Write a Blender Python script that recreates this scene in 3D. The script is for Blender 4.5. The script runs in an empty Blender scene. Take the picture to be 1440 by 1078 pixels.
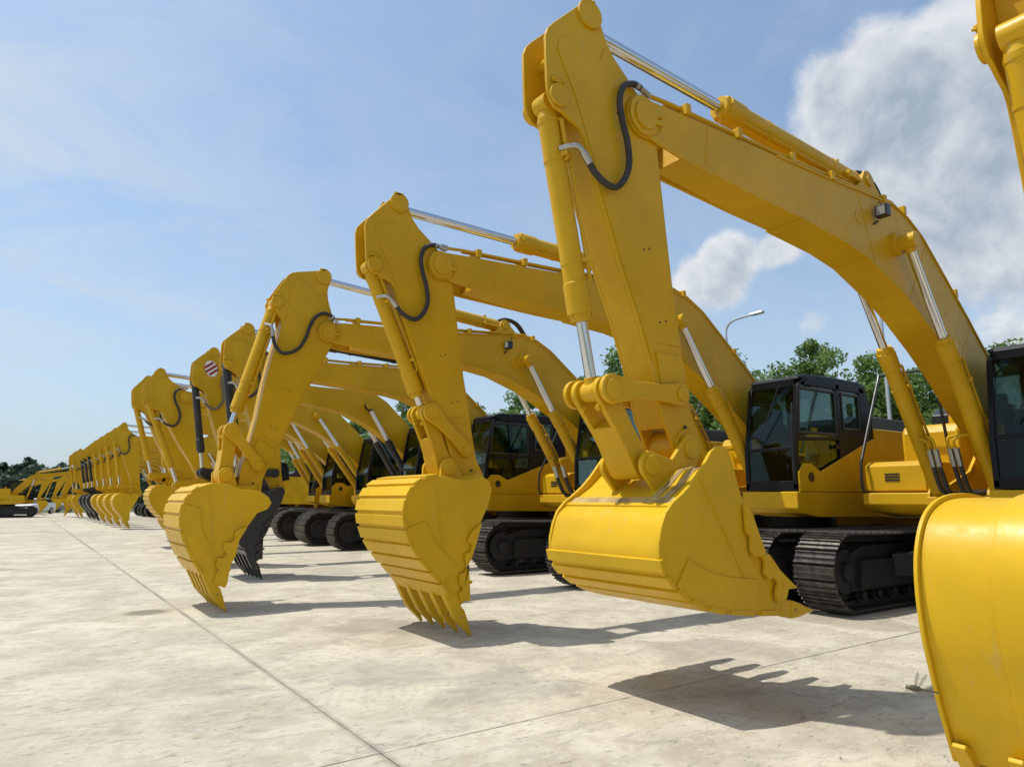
import bpy, bmesh, math, random
from mathutils import Vector, Matrix
import numpy as np
R = math.radians
rnd = random.Random(7)
sc = bpy.context.scene
COL = sc.collection

# ------------------------------------------------------------------ camera
F_PX, PITCH, YAW, CAM_H = 970.0, R(9.424), R(35.137), 1.6
cd = bpy.data.cameras.new('camera'); cam = bpy.data.objects.new('camera', cd); COL.objects.link(cam)
cam.location = (0, 0, CAM_H)
fw = Vector((math.sin(YAW)*math.cos(PITCH), math.cos(YAW)*math.cos(PITCH), math.sin(PITCH)))
cam.rotation_euler = fw.to_track_quat('-Z', 'Y').to_euler()
cd.sensor_fit = 'HORIZONTAL'; cd.sensor_width = 36; cd.lens = 36*F_PX/1440
cd.clip_end = 3000; cd.clip_start = .05
sc.camera = cam
sc.render.resolution_x, sc.render.resolution_y = 1024, 766

# ------------------------------------------------------------------ sun, sky, exposure
SUN_D = Vector((.36, -.30, -1)).normalized()            # way the light travels
sd = bpy.data.lights.new('sun', 'SUN'); sun = bpy.data.objects.new('sun', sd); COL.objects.link(sun)
sun.rotation_euler = (-SUN_D).to_track_quat('Z', 'Y').to_euler()
sd.energy = 4.1; sd.angle = R(.53); sd.color = (1, .965, .89)
SUN_EL = math.asin(-SUN_D.z); SUN_AZ = math.atan2(-SUN_D.x, -SUN_D.y)
sc.view_settings.view_transform = 'Standard'; sc.view_settings.look = 'None'
sc.view_settings.gamma = 1; sc.view_settings.exposure = 0.0; sc.view_settings.use_curve_mapping = False
SKY_STRENGTH = .15

w = bpy.data.worlds.new('World'); sc.world = w; w.use_nodes = True
nt = w.node_tree; nt.nodes.clear()
class NG:
    """tiny node helper"""
    def __init__(s, tree): s.t = tree
    def n(s, typ, **kw):
        nd = s.t.nodes.new(typ)
        for k, v in kw.items():
            if k == 'ins':
                for kk, vv in v.items(): s.link(vv, nd.inputs[kk])
            else: setattr(nd, k, v)
        return nd
    def link(s, a, inp):
        if isinstance(a, bpy.types.NodeSocket): s.t.links.new(a, inp)
        elif isinstance(a, bpy.types.Node): s.t.links.new(a.outputs[0], inp)
        else: inp.default_value = a
    def m(s, op, a, b=0.0, c=None, clamp=False):
        nd = s.t.nodes.new('ShaderNodeMath'); nd.operation = op; nd.use_clamp = clamp
        s.link(a, nd.inputs[0]); s.link(b, nd.inputs[1])
        if c is not None: s.link(c, nd.inputs[2])
        return nd.outputs[0]
    def mix(s, f, a, b, blend='MIX'):
        nd = s.t.nodes.new('ShaderNodeMix'); nd.data_type = 'RGBA'; nd.blend_type = blend
        s.link(f, nd.inputs[0]); s.link(a, nd.inputs[6]); s.link(b, nd.inputs[7])
        return nd.outputs[2]
    def noise(s, vec, scale, detail=4, rough=.55, dist=0.0):
        nd = s.t.nodes.new('ShaderNodeTexNoise'); s.link(vec, nd.inputs['Vector'])
        nd.inputs['Scale'].default_value = scale; nd.inputs['Detail'].default_value = detail
        nd.inputs['Roughness'].default_value = rough; nd.inputs['Distortion'].default_value = dist
        return nd.outputs['Fac']
    def ramp(s, f, lo, hi, a=0.0, b=1.0):
        nd = s.t.nodes.new('ShaderNodeMapRange'); nd.interpolation_type = 'SMOOTHSTEP'
        s.link(f, nd.inputs[0]); nd.inputs[1].default_value = lo; nd.inputs[2].default_value = hi
        nd.inputs[3].default_value = a; nd.inputs[4].default_value = b
        return nd.outputs[0]
g = NG(nt)
tc = g.n('ShaderNodeTexCoord')
sky = g.n('ShaderNodeTexSky', sky_type='NISHITA'); sky.sun_disc = False
sky.sun_elevation = SUN_EL; sky.sun_rotation = SUN_AZ
sky.air_density = 1.0; sky.dust_density = 2.2; sky.ozone_density = 2.0
V = tc.outputs['Generated']
sep = g.n('ShaderNodeSeparateXYZ', ins={0: V})
zc = g.m('MAXIMUM', sep.outputs[2], 0.0)
den = g.m('ADD', zc, .16)
px_ = g.m('DIVIDE', sep.outputs[0], den); py_ = g.m('DIVIDE', sep.outputs[1], den)
P2 = g.n('ShaderNodeCombineXYZ', ins={0: px_, 1: py_, 2: 0.0}).outputs[0]
def vdir(px, py):
    x = (px-720)/F_PX; y = -(py-539)/F_PX
    right = Vector((math.cos(YAW), -math.sin(YAW), 0)); up = right.cross(fw)
    return (right*x + up*y + fw).normalized()
# cloud masses: directions in the sky and angular half-sizes
wn = g.n('ShaderNodeTexNoise'); g.link(V, wn.inputs['Vector']); wn.inputs['Scale'].default_value = 5.0; wn.inputs['Detail'].default_value = 4
wsub = g.n('ShaderNodeVectorMath', operation='SUBTRACT'); g.link(wn.outputs['Color'], wsub.inputs[0]); wsub.inputs[1].default_value = (.5, .5, .5)
wsc = g.n('ShaderNodeVectorMath', operation='SCALE'); g.link(wsub.outputs[0], wsc.inputs[0]); wsc.inputs['Scale'].default_value = .09
wadd = g.n('ShaderNodeVectorMath', operation='ADD'); g.link(V, wadd.inputs[0]); g.link(wsc.outputs[0], wadd.inputs[1])
wnm = g.n('ShaderNodeVectorMath', operation='NORMALIZE'); g.link(wadd.outputs[0], wnm.inputs[0]); VW = wnm.outputs[0]
def blob(d, rad, soft, vec=None):
    dt = g.n('ShaderNodeVectorMath', operation='DOT_PRODUCT'); g.link(vec if vec is not None else VW, dt.inputs[0]); dt.inputs[1].default_value = d
    a = g.m('ARCCOSINE', g.m('MINIMUM', dt.outputs['Value'], 1.0))
    return g.ramp(a, rad*soft, rad, 1.0, 0.0)
masses = [(vdir(1270, 175), .21, .1, 1.1), (vdir(1410, 310), .16, .0, .9), (vdir(1380, 130), .24, .0, 1.0), (vdir(1440, 340), .22, .0, .8), (vdir(1520, 190), .36, .1, 1.0),
          (vdir(1030, 378), .085, .15, 1.05), (vdir(980, 398), .06, .1, .95), (vdir(1085, 362), .06, .1, .9), (vdir(1000, 292), .04, .0, .5), (vdir(1145, 465), .05, .0, .6), (vdir(1420, 455), .09, .0, .8), (vdir(1330, 28), .09, .0, .5)]
cum = None
for d, r_, s_, k_ in masses:
    b = g.m('MULTIPLY', blob(d, r_, s_), k_)
    cum = b if cum is None else g.m('MAXIMUM', cum, b)
# elsewhere a few similar clouds, by a low frequency mask
far = g.ramp(g.noise(V, 2.3, 3), .58, .74)
front = blob(fw, 1.05, .75, V)
cum = g.m('MAXIMUM', cum, g.m('MULTIPLY', far, g.m('SUBTRACT', 1.0, front)))
wv = g.noise(V, 6.5, 7, .56, .2)
L_ = Vector((-SUN_D.x, -SUN_D.y, -SUN_D.z))*.028
off = g.n('ShaderNodeVectorMath', operation='ADD'); g.link(V, off.inputs[0]); off.inputs[1].default_value = L_
wvs = g.noise(off.outputs[0], 6.5, 7, .56, .2)
dens = g.m('ADD', cum, g.m('MULTIPLY', g.m('SUBTRACT', wv, .5), 1.5))
cmask = g.ramp(dens, .34, .72)
relief = g.m('SUBTRACT', wv, wvs)
# thin high veil, stronger towards the left and the horizon
mp = g.n('ShaderNodeMapping', ins={0: V}); mp.inputs['Scale'].default_value = (1.0, 2.2, 3.2); mp.inputs['Rotation'].default_value = (0.1, .5, .4)
veil = g.noise(mp.outputs[0], 2.2, 9, .60, .9)
ddl = g.n('ShaderNodeVectorMath', operation='DOT_PRODUCT'); g.link(V, ddl.inputs[0]); ddl.inputs[1].default_value = Vector((-.72, .62, .18)).normalized()
leftw = g.ramp(ddl.outputs['Value'], .35, .98)
vm = g.m('MULTIPLY', g.ramp(veil, .38, .66), g.m('ADD', g.m('MULTIPLY', leftw, .85), .13))
hz = g.ramp(sep.outputs[2], .0, .55, .50, .17)
vm = g.m('ADD', vm, hz, clamp=True)
base = g.mix(1.0, sky.outputs[0], (.95, 1.12, 1.19, 1), 'MULTIPLY')
c1 = g.mix(vm, base, (4.1, 4.75, 5.35, 1))
thick = g.ramp(dens, .55, 1.35)
lit_ = g.m('ADD', g.m('SUBTRACT', .74, g.m('MULTIPLY', thick, .55)), g.m('MULTIPLY', relief, 4.2), clamp=True)
ccol = g.mix(lit_, (2.5, 3.0, 3.6, 1), (5.5, 5.6, 5.75, 1))
c2 = g.mix(g.m('MULTIPLY', cmask, .92), c1, ccol)
bg = g.n('ShaderNodeBackground', ins={0: c2}); bg.inputs[1].default_value = SKY_STRENGTH
wo = g.n('ShaderNodeOutputWorld'); nt.links.new(bg.outputs[0], wo.inputs[0])

# ------------------------------------------------------------------ materials
def new_mat(name):
    m = bpy.data.materials.new(name); m.use_nodes = True
    m.node_tree.nodes.clear(); gg = NG(m.node_tree)
    out = gg.n('ShaderNodeOutputMaterial')
    return m, gg, out
def principled(name, col, rough=.5, metal=0.0, spec=.5, coat=0.0, var=0.0, vscale=3.0, bump=0.0, bscale=60.0, rvar=0.0):
    m, gg, out = new_mat(name)
    p = gg.n('ShaderNodeBsdfPrincipled')
    p.inputs['Roughness'].default_value = rough; p.inputs['Metallic'].default_value = metal
    p.inputs['Specular IOR Level'].default_value = spec; p.inputs['Coat Weight'].default_value = coat
    c4 = tuple(col)+(1,)
    tcn = gg.n('ShaderNodeTexCoord')
    if var:
        nz = gg.noise(tcn.outputs['Object'], vscale, 5, .6)
        dark = tuple(c*(1-var) for c in col)+(1,); lite = tuple(min(1, c*(1+var)) for c in col)+(1,)
        gg.link(gg.mix(gg.ramp(nz, .3, .7), dark, lite), p.inputs['Base Color'])
    else: p.inputs['Base Color'].default_value = c4
    if rvar:
        nz2 = gg.noise(tcn.outputs['Object'], vscale*2.3, 6, .65)
        gg.link(gg.ramp(nz2, .3, .75, rough-rvar, rough+rvar), p.inputs['Roughness'])
    if bump:
        b = gg.n('ShaderNodeBump'); b.inputs['Strength'].default_value = bump; b.inputs['Distance'].default_value = .01
        gg.link(gg.noise(tcn.outputs['Object'], bscale, 4), b.inputs['Height']); gg.link(b, p.inputs['Normal'])
    gg.link(p, out.inputs[0])
    return m
def yellow_paint(name, col, dusty=1.0):
    m, gg, out = new_mat(name)
    p = gg.n('ShaderNodeBsdfPrincipled'); tcn = gg.n('ShaderNodeTexCoord'); O = tcn.outputs['Object']
    oi = gg.n('ShaderNodeObjectInfo')
    nz = gg.noise(O, 1.3, 6, .62); nf = gg.noise(O, 11, 5, .7)
    a = tuple(c*.92 for c in col)+(1,); b = tuple(c*1.08 for c in col)+(1,)
    c = gg.mix(gg.ramp(nz, .3, .7), a, b)
    # rain-washed dust streaks, and chips in the paint
    mpn = gg.n('ShaderNodeMapping', ins={0: O}); mpn.inputs['Scale'].default_value = (14, 14, .9)
    st = gg.ramp(gg.noise(mpn.outputs[0], 1.0, 4, .6), .58, .8)
    dust = gg.m('MULTIPLY', st, gg.m('MULTIPLY', gg.ramp(nz, .35, .6), .30*dusty))
    c = gg.mix(dust, c, (.42, .36, .24, 1))
    chip = gg.m('MULTIPLY', gg.ramp(gg.noise(O, 42, 3, .6), .74, .78), gg.ramp(nz, .5, .62))
    c = gg.mix(gg.m('MULTIPLY', chip, .55), c, (.16, .09, .03, 1))
    gg.link(c, p.inputs['Base Color'])
    gg.link(gg.ramp(nf, .25, .8, .30, .52), p.inputs['Roughness'])
    p.inputs['Specular IOR Level'].default_value = .24
    bp = gg.n('ShaderNodeBump'); bp.inputs['Strength'].default_value = .10; bp.inputs['Distance'].default_value = .02
    gg.link(gg.m('ADD', gg.noise(O, 2.6, 3), gg.m('MULTIPLY', gg.noise(O, 90, 3), .05)), bp.inputs['Height'])
    gg.link(bp, p.inputs['Normal']); gg.link(p, out.inputs[0])
    return m
YCOL = (.585, .336, .007)
M_Y = yellow_paint('yellow_paint', YCOL)
M_Y2 = yellow_paint('yellow_paint_bucket', (.63, .378, .010), 1.3)
M_BLK = principled('black_paint', (.018, .018, .021), .38, var=.25, rvar=.1)
M_CAB = principled('cab_frame_black', (.006, .006, .008), .36, spec=.22, var=.15)
M_TRK = principled('track_steel', (.105, .092, .082), .42, metal=.55, var=.4, vscale=9, rvar=.15, bump=.3)
M_TRKD = principled('undercarriage_black', (.014, .014, .015), .6, var=.3, vscale=5)
M_CHR = principled('chrome_rod', (.66, .66, .67), .16, metal=1.0, rvar=.05)
M_STL = principled('bare_fitting', (.42, .42, .40), .34, metal=.9)
M_RUB = principled('hose_rubber', (.035, .030, .027), .62, var=.3, vscale=30, bump=.5, bscale=220)
M_SEAT = principled('seat_fabric', (.05, .055, .06), .8)
M_LITE = principled('pale_plastic', (.42, .46, .48), .6)
M_RED = principled('red_mark', (.30, .03, .03), .5)
M_WHT = principled('white_paint', (.78, .78, .76), .4)
M_ORG = principled('orange_mark', (.62, .20, .02), .5)
M_OCHRE = principled('dull_ochre', (.37, .25, .09), .55, var=.35, vscale=6)  # dull ochre, for the wide bucket's strips and the tooth pins
M_LENS = principled('lamp_lens', (.28, .28, .28), .1, spec=.9)
def glass_mat():
    m, gg, out = new_mat('cab_glass')
    tr = gg.n('ShaderNodeBsdfTransparent'); tr.inputs[0].default_value = (.52, .62, .57, 1)
    gl = gg.n('ShaderNodeBsdfGlossy'); gl.inputs['Roughness'].default_value = .02; gl.inputs[0].default_value = (.9, .95, 1, 1)
    fr = gg.n('ShaderNodeFresnel'); fr.inputs[0].default_value = 1.5
    mx = gg.n('ShaderNodeMixShader'); gg.link(gg.m('ADD', gg.m('MULTIPLY', fr.outputs[0], .42), .0), mx.inputs[0])
    gg.link(tr, mx.inputs[1]); gg.link(gl, mx.inputs[2]); gg.link(mx, out.inputs[0])
    return m
M_GLS = glass_mat()

# ------------------------------------------------------------------ mesh builder
class MB:
    def __init__(s): s.v = []; s.f = []; s.mi = []; s.cur = 0
    def _add(s, vs, fs):
        o = len(s.v); s.v += [tuple(v) for v in vs]; s.f += [tuple(i+o for i in f) for f in fs]; s.mi += [s.cur]*len(fs)
    def prism(s, poly, y0, y1):
        """poly of (x,z) extruded along y"""
        n = len(poly)
        A = sum(poly[i][0]*poly[(i+1) % n][1]-poly[(i+1) % n][0]*poly[i][1] for i in range(n))
        if A < 0: poly = poly[::-1]
        vs = [(p[0], y0, p[1]) for p in poly]+[(p[0], y1, p[1]) for p in poly]
        fs = [tuple(range(n)), tuple(range(2*n-1, n-1, -1))]
        fs += [((i+1) % n, i, i+n, (i+1) % n+n) for i in range(n)]
        s._add(vs, fs); return s
    def box(s, x0, x1, y0, y1, z0, z1): return s.prism([(x0, z0), (x1, z0), (x1, z1), (x0, z1)], y0, y1)
    def obox(s, c, ax, ay, az):
        """oriented box: centre, three half-axis vectors"""
        c, ax, ay, az = map(Vector, (c, ax, ay, az)); vs = []
        for k in (-1, 1):
            for j in (-1, 1):
                for i in (-1, 1): vs.append(c+ax*i+ay*j+az*k)
        s._add(vs, [(0, 2, 3, 1), (4, 5, 7, 6), (0, 1, 5, 4), (2, 6, 7, 3), (0, 4, 6, 2), (1, 3, 7, 5)]); return s
    def tube(s, path, rad, n=10, cap=True):
        path = [Vector(p) for p in path]; m = len(path)
        rads = rad if isinstance(rad, (list, tuple)) else [rad]*m
        up = None; rings = []
        for i, p in enumerate(path):
            t = (path[min(i+1, m-1)]-path[max(i-1, 0)]).normalized()
            if up is None: up = t.orthogonal().normalized()
            up = (up-t*up.dot(t)).normalized(); sd_ = t.cross(up)
            rings.append([p+(up*math.cos(a)+sd_*math.sin(a))*rads[i] for a in (2*math.pi*k/n for k in range(n))])
        vs = [v for r in rings for v in r]; fs = []
        for i in range(m-1):
            for k in range(n): fs.append((i*n+k, i*n+(k+1) % n, (i+1)*n+(k+1) % n, (i+1)*n+k))
        if cap: fs.append(tuple(range(n-1, -1, -1))); fs.append(tuple((m-1)*n+k for k in range(n)))
        s._add(vs, fs); return s
    def rod(s, a, b, r, n=14):
        return s.tube([a, b], r, n)
    def steps(s, a, b, prof, n=18):
        """turned shape along a->b; prof = [(fraction or metres, r)] in metres along"""
        a, b = Vector(a), Vector(b); d = (b-a).normalized()
        pts = []; rr = []
        for t, r in prof: pts.append(a+d*t); rr.append(r)
        path = pts; m = len(path); up = d.orthogonal().normalized(); sd_ = d.cross(up); vs = []
        for p, r in zip(pts, rr):
            vs += [p+(up*math.cos(2*math.pi*k/n)+sd_*math.sin(2*math.pi*k/n))*r for k in range(n)]
        fs = []
        for i in range(m-1):
            for k in range(n): fs.append((i*n+k, i*n+(k+1) % n, (i+1)*n+(k+1) % n, (i+1)*n+k))
        fs.append(tuple(range(n-1, -1, -1))); fs.append(tuple((m-1)*n+k for k in range(n)))
        s._add(vs, fs); return s
    def cyly(s, x, z, r, y0, y1, n=22): return s.prism([(x+r*math.cos(2*math.pi*k/n), z+r*math.sin(2*math.pi*k/n)) for k in range(n)], y0, y1)
    def build(s, name, mats, parent=None, org=(0, 0, 0), bevel=0.0, sharp=32, smooth=True):
        if not isinstance(mats, (list, tuple)): mats = [mats]
        me = bpy.data.meshes.new(name)
        ox, oy, oz = org
        me.from_pydata([(x-ox, y-oy, z-oz) for x, y, z in s.v], [], s.f)
        for m in mats: me.materials.append(m)
        if len(mats) > 1: me.polygons.foreach_set('material_index', s.mi)
        if smooth:
            me.polygons.foreach_set('use_smooth', [True]*len(me.polygons)); me.set_sharp_from_angle(angle=R(sharp))
        me.update()
        o = bpy.data.objects.new(name, me); COL.objects.link(o)
        if parent: o.parent = parent
        if bevel:
            b = o.modifiers.new('edge', 'BEVEL'); b.width = bevel; b.segments = 2; b.limit_method = 'ANGLE'; b.angle_limit = R(40)
            b.harden_normals = True; b.use_clamp_overlap = True
        return o
def tag(o, label=None, cat=None, group=None, kind=None):
    if label: o['label'] = label
    if cat: o['category'] = cat
    if group: o['group'] = group
    if kind: o['kind'] = kind
    return o
def empty(name, loc, label=None, cat=None, group=None):
    o = bpy.data.objects.new(name, None); COL.objects.link(o); o.location = loc; o.empty_display_size = .3
    return tag(o, label, cat, group)
KIDS = {}
def copy_tree(src, label=None, parent=None):
    c = src.copy(); COL.objects.link(c)
    if parent: c.parent = parent
    if label: c['label'] = label
    for ch in list(src.children): copy_tree(ch, None, c)
    return c
def sim(A, B, A2, B2):
    """similarity of the x-z plane taking A->A2, B->B2"""
    a, b, a2, b2 = complex(*A), complex(*B), complex(*A2), complex(*B2)
    k = (b2-a2)/(b-a)
    f = lambda p: ((a2+k*(complex(*p)-a)).real, (a2+k*(complex(*p)-a)).imag)
    f.s = abs(k); return f
def arc(cx, cz, r, a0, a1, n=8): return [(cx+r*math.cos(R(a0+(a1-a0)*i/n)), cz+r*math.sin(R(a0+(a1-a0)*i/n))) for i in range(n+1)]
def smooth_path(pts, k=6):
    P = [Vector(p) for p in pts]; out = []
    for i in range(len(P)-1):
        p0, p1, p2, p3 = P[max(i-1, 0)], P[i], P[i+1], P[min(i+2, len(P)-1)]
        for j in range(k):
            t = j/k
            out.append(.5*((2*p1)+(p2-p0)*t+(2*p0-5*p1+4*p2-p3)*t*t+(3*p1-p0-3*p2+p3)*t**3))
    out.append(P[-1]); return out

# ------------------------------------------------------------------ setting: ground
def concrete(name):
    m, gg, out = new_mat(name)
    p = gg.n('ShaderNodeBsdfPrincipled'); geo = gg.n('ShaderNodeNewGeometry'); Pp = geo.outputs['Position']
    oi = gg.n('ShaderNodeObjectInfo')
    big = gg.noise(Pp, .22, 5, .6, .4); mid = gg.noise(Pp, 1.1, 6, .62, .6); fine = gg.noise(Pp, 9, 6, .7); grit = gg.noise(Pp, 70, 4, .7)
    mpn = gg.n('ShaderNodeMapping', ins={0: Pp}); mpn.inputs['Rotation'].default_value = (0, 0, R(12)); mpn.inputs['Scale'].default_value = (.9, 2.0, 1)
    streak = gg.noise(mpn.outputs[0], 1.7, 9, .72, 1.3)
    mp2 = gg.n('ShaderNodeMapping', ins={0: Pp}); mp2.inputs['Rotation'].default_value = (0, 0, R(-32)); mp2.inputs['Scale'].default_value = (1.4, 4.2, 1)
    scr = gg.noise(mp2.outputs[0], 5.2, 9, .78, .7)
    c = gg.mix(gg.ramp(mid, .34, .66), (.42, .372, .285, 1), (.57, .515, .40, 1))
    c = gg.mix(gg.m('MULTIPLY', gg.ramp(big, .45, .72), .4), c, (.34, .315, .27, 1))
    c = gg.mix(gg.m('MULTIPLY', gg.ramp(streak, .51, .64), .40), c, (.26, .24, .215, 1))
    c = gg.mix(gg.m('MULTIPLY', gg.ramp(scr, .560, .62), .72), c, (.16, .15, .14, 1))
    c = gg.mix(gg.m('MULTIPLY', gg.ramp(gg.noise(Pp, 3.2, 7, .72, .5), .50, .60), .38), c, (.36, .30, .215, 1))
    c = gg.mix(gg.m('MULTIPLY', gg.ramp(fine, .52, .72), .55), c, (.60, .56, .48, 1))
    # rusty trickles and dark specks
    rust = gg.m('MULTIPLY', gg.ramp(gg.noise(mpn.outputs[0], 4.5, 5, .6, .8), .63, .72), gg.ramp(gg.noise(Pp, .45, 2), .52, .62))
    c = gg.mix(gg.m('MULTIPLY', rust, .7), c, (.28, .18, .09, 1))
    speck = gg.ramp(gg.noise(mp2.outputs[0], 15, 5, .8), .60, .68)
    c = gg.mix(gg.m('MULTIPLY', speck, .6), c, (.18, .16, .14, 1))
    def spill(x, y, r_, k_, col_):
        nonlocal c
        dv_ = gg.n('ShaderNodeVectorMath', operation='DISTANCE'); gg.link(Pp, dv_.inputs[0]); dv_.inputs[1].default_value = (x, y, 0)
        dd_ = gg.m('ADD', dv_.outputs['Value'], gg.m('MULTIPLY', gg.m('SUBTRACT', mid, .5), r_*(2.4 if r_ > .35 else .8)))
        c = gg.mix(gg.m('MULTIPLY', gg.ramp(dd_, r_*.55, r_, 1, 0), k_), c, col_)
    spill(3.75, 8.5, .62, .55, (.25, .22, .17, 1)); spill(6.3, 4.9, .9, .25, (.27, .24, .2, 1)); spill(3.0, 6.4, .8, .28, (.27, .25, .23, 1)); spill(9.0, 4.95, .8, .45, (.30, .25, .19, 1)); spill(-.6, 19.5, .9, .5, (.32, .26, .22, 1)); spill(3.6, 5.2, .7, .35, (.22, .21, .19, 1)); spill(4.8, 3.4, .35, .35, (.40, .27, .15, 1))
    spill(1.62, 11.3, .34, .85, (.17, .155, .12, 1))
    # grime and crumbled edges gathered along the joints
    sj = gg.n('ShaderNodeSeparateXYZ', ins={0: Pp})
    def jd(o_, p_, s_):
        u = gg.m('DIVIDE', gg.m('SUBTRACT', gg.m('ADD', o_, gg.m('MULTIPLY', gg.m('SUBTRACT', fine, .5), .05)), p_), s_)
        return gg.m('MULTIPLY', gg.m('ABSOLUTE', gg.m('SUBTRACT', u, gg.m('ROUND', u))), s_)
    jx = gg.ramp(jd(sj.outputs[0], 2.03, 12.7), .006, .060, 1, 0); jy = gg.ramp(jd(sj.outputs[1], 4.33, 5.15), .002, .022, 1, 0)
    jm = gg.m('MAXIMUM', gg.m('MULTIPLY', jx, gg.ramp(mid, .35, .6)), gg.m('MULTIPLY', jy, gg.ramp(mid, .46, .68)))
    c = gg.mix(gg.m('MULTIPLY', jm, .62), c, (.20, .18, .15, 1))
    crk = gg.n('ShaderNodeTexVoronoi', feature='DISTANCE_TO_EDGE'); wc = gg.n('ShaderNodeVectorMath', operation='ADD'); gg.link(Pp, wc.inputs[0])
    wcn = gg.n('ShaderNodeTexNoise'); gg.link(Pp, wcn.inputs['Vector']); wcn.inputs['Scale'].default_value = 1.4; wcn.inputs['Detail'].default_value = 6; gg.link(wcn.outputs['Color'], wc.inputs[1])
    gg.link(wc.outputs[0], crk.inputs['Vector']); crk.inputs['Scale'].default_value = .8
    ck = gg.m('MULTIPLY', gg.ramp(crk.outputs[0], .0, .010, 1, 0), gg.ramp(big, .50, .60))
    c = gg.mix(gg.m('MULTIPLY', ck, .5), c, (.17, .15, .13, 1))
    # tyre chevrons in one stray band near the front row
    wave = gg.n('ShaderNodeTexWave', wave_type='BANDS', bands_direction='X'); mp3 = gg.n('ShaderNodeMapping', ins={0: Pp}); mp3.inputs['Rotation'].default_value = (0, 0, R(28))
    gg.link(mp3.outputs[0], wave.inputs[0]); wave.inputs['Scale'].default_value = 3.2; wave.inputs['Distortion'].default_value = 2.5; wave.inputs['Detail'].default_value = 3
    sy = gg.n('ShaderNodeSeparateXYZ', ins={0: Pp})
    band = gg.m('MULTIPLY', gg.ramp(gg.m('ABSOLUTE', gg.m('SUBTRACT', gg.m('ADD', sy.outputs[1], gg.m('MULTIPLY', sy.outputs[0], .1)), 5.9)), .12, .30, 1, 0), gg.ramp(mid, .42, .55))
    c = gg.mix(gg.m('MULTIPLY', gg.m('MULTIPLY', gg.ramp(wave.outputs[1], .5, .8), band), .10), c, (.20, .18, .15, 1))
    vr = gg.m('ADD', .95, gg.m('MULTIPLY', oi.outputs['Random'], .08))
    c = gg.mix(1.0, c, gg.n('ShaderNodeCombineColor', ins={0: vr, 1: vr, 2: vr}).outputs[0], 'MULTIPLY')
    gg.link(c, p.inputs['Base Color']); p.inputs['Roughness'].default_value = .88; p.inputs['Specular IOR Level'].default_value = .25
    bp = gg.n('ShaderNodeBump'); bp.inputs['Strength'].default_value = .55; bp.inputs['Distance'].default_value = .012
    gg.link(gg.m('ADD', gg.m('ADD', fine, gg.m('MULTIPLY', grit, .35)), gg.m('MULTIPLY', scr, .7)), bp.inputs['Height']); gg.link(bp, p.inputs['Normal'])
    gg.link(p, out.inputs[0]); return m
M_CON = concrete('concrete')
M_JOINT = principled('joint_filler', (.30, .27, .22), .9, var=.3, vscale=4)
M_EARTH = principled('earth_and_grass', (.07, .09, .035), .95, var=.4, vscale=.5)
def plane_mb(x0, x1, y0, y1, z):
    m = MB(); m._add([(x0, y0, z), (x1, y0, z), (x1, y1, z), (x0, y1, z)], [(0, 1, 2, 3)]); return m
gr = tag(plane_mb(-1200, 1200, -1200, 1200, -.06).build('ground', M_EARTH), 'green ground beyond the concrete yard', kind='structure')
yard = tag(plane_mb(-60, 22, -14, 92, -.022).build('concrete_yard', M_JOINT), 'pale concrete yard cast in big slabs', kind='structure')
SX, SY, JG, JY = 12.7, 5.15, .012, .004
slab = MB(); slab.box(JG/2, SX-JG/2, JY/2, SY-JY/2, -.12, 0)
slab_o = None
rs = random.Random(3)
for i in range(-5, 2):
    for j in range(-4, 17):
        if slab_o is None:
            slab_o = slab.build('concrete_slab', M_CON, yard, bevel=0); o = slab_o
        else:
            o = bpy.data.objects.new('concrete_slab', slab_o.data); COL.objects.link(o); o.parent = yard
        o.location = (2.03+i*SX + SX*0, 4.33+j*SY, 0)
        o.rotation_euler = (rs.uniform(-.0006, .0006), rs.uniform(-.0006, .0006), 0)
# ------------------------------------------------------------------ excavator
# reference outlines, read in side elevation (x to the rear, z up)
BOOM_P, BOOM_F = (4.35, 5.05), (12.15, 2.15)
BOOM_TOP = [(4.44, 5.24), (4.74, 5.25), (5.6, 5.265), (6.4, 5.28), (7.35, 5.30), (8.3, 5.34), (8.92, 5.36), (9.28, 5.27), (9.66, 5.08), (10.2, 4.64), (10.8, 4.14), (11.4, 3.6), (12.0, 2.95), (12.32, 2.45)]
BOOM_BOT = [(11.95, 1.98), (11.75, 2.15), (11.5, 2.42), (11.0, 2.81), (10.48, 3.25), (9.94, 3.63), (9.38, 3.97), (9.0, 4.17), (8.62, 4.32), (8.2, 4.48), (7.68, 4.58), (6.8, 4.66), (6.19, 4.69), (4.84, 4.79), (4.42, 4.86)]
ARM_P, ARM_H = (4.35, 5.05), (4.80, 2.06)
ARM_SIDE = [(3.62, 5.885), (3.69, 5.96), (3.76, 5.99), (3.83, 5.96), (3.88, 5.90), (3.89, 5.80), (3.945, 5.66), (4.04, 5.54), (4.25, 5.36), (4.38, 5.24), (4.52, 5.05), (4.555, 4.84), (4.585, 4.6), (4.63, 4.15), (4.70, 3.5), (4.74, 3.26),
            (4.80, 2.82), (4.84, 2.55), (4.88, 2.35), (4.98, 2.16), (4.96, 1.99), (4.87, 1.90), (4.75, 1.90), (4.65, 2.0), (4.5, 2.3), (4.37, 2.77), (4.22, 3.18), (4.02, 3.64), (3.85, 4.10), (3.74, 4.45), (3.67, 4.64),
            (3.60, 4.72), (3.50, 4.76), (3.42, 4.80), (3.34, 4.82), (3.29, 4.88), (3.265, 4.97), (3.255, 5.2), (3.25, 5.44), (3.275, 5.52), (3.33, 5.59)]
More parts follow.
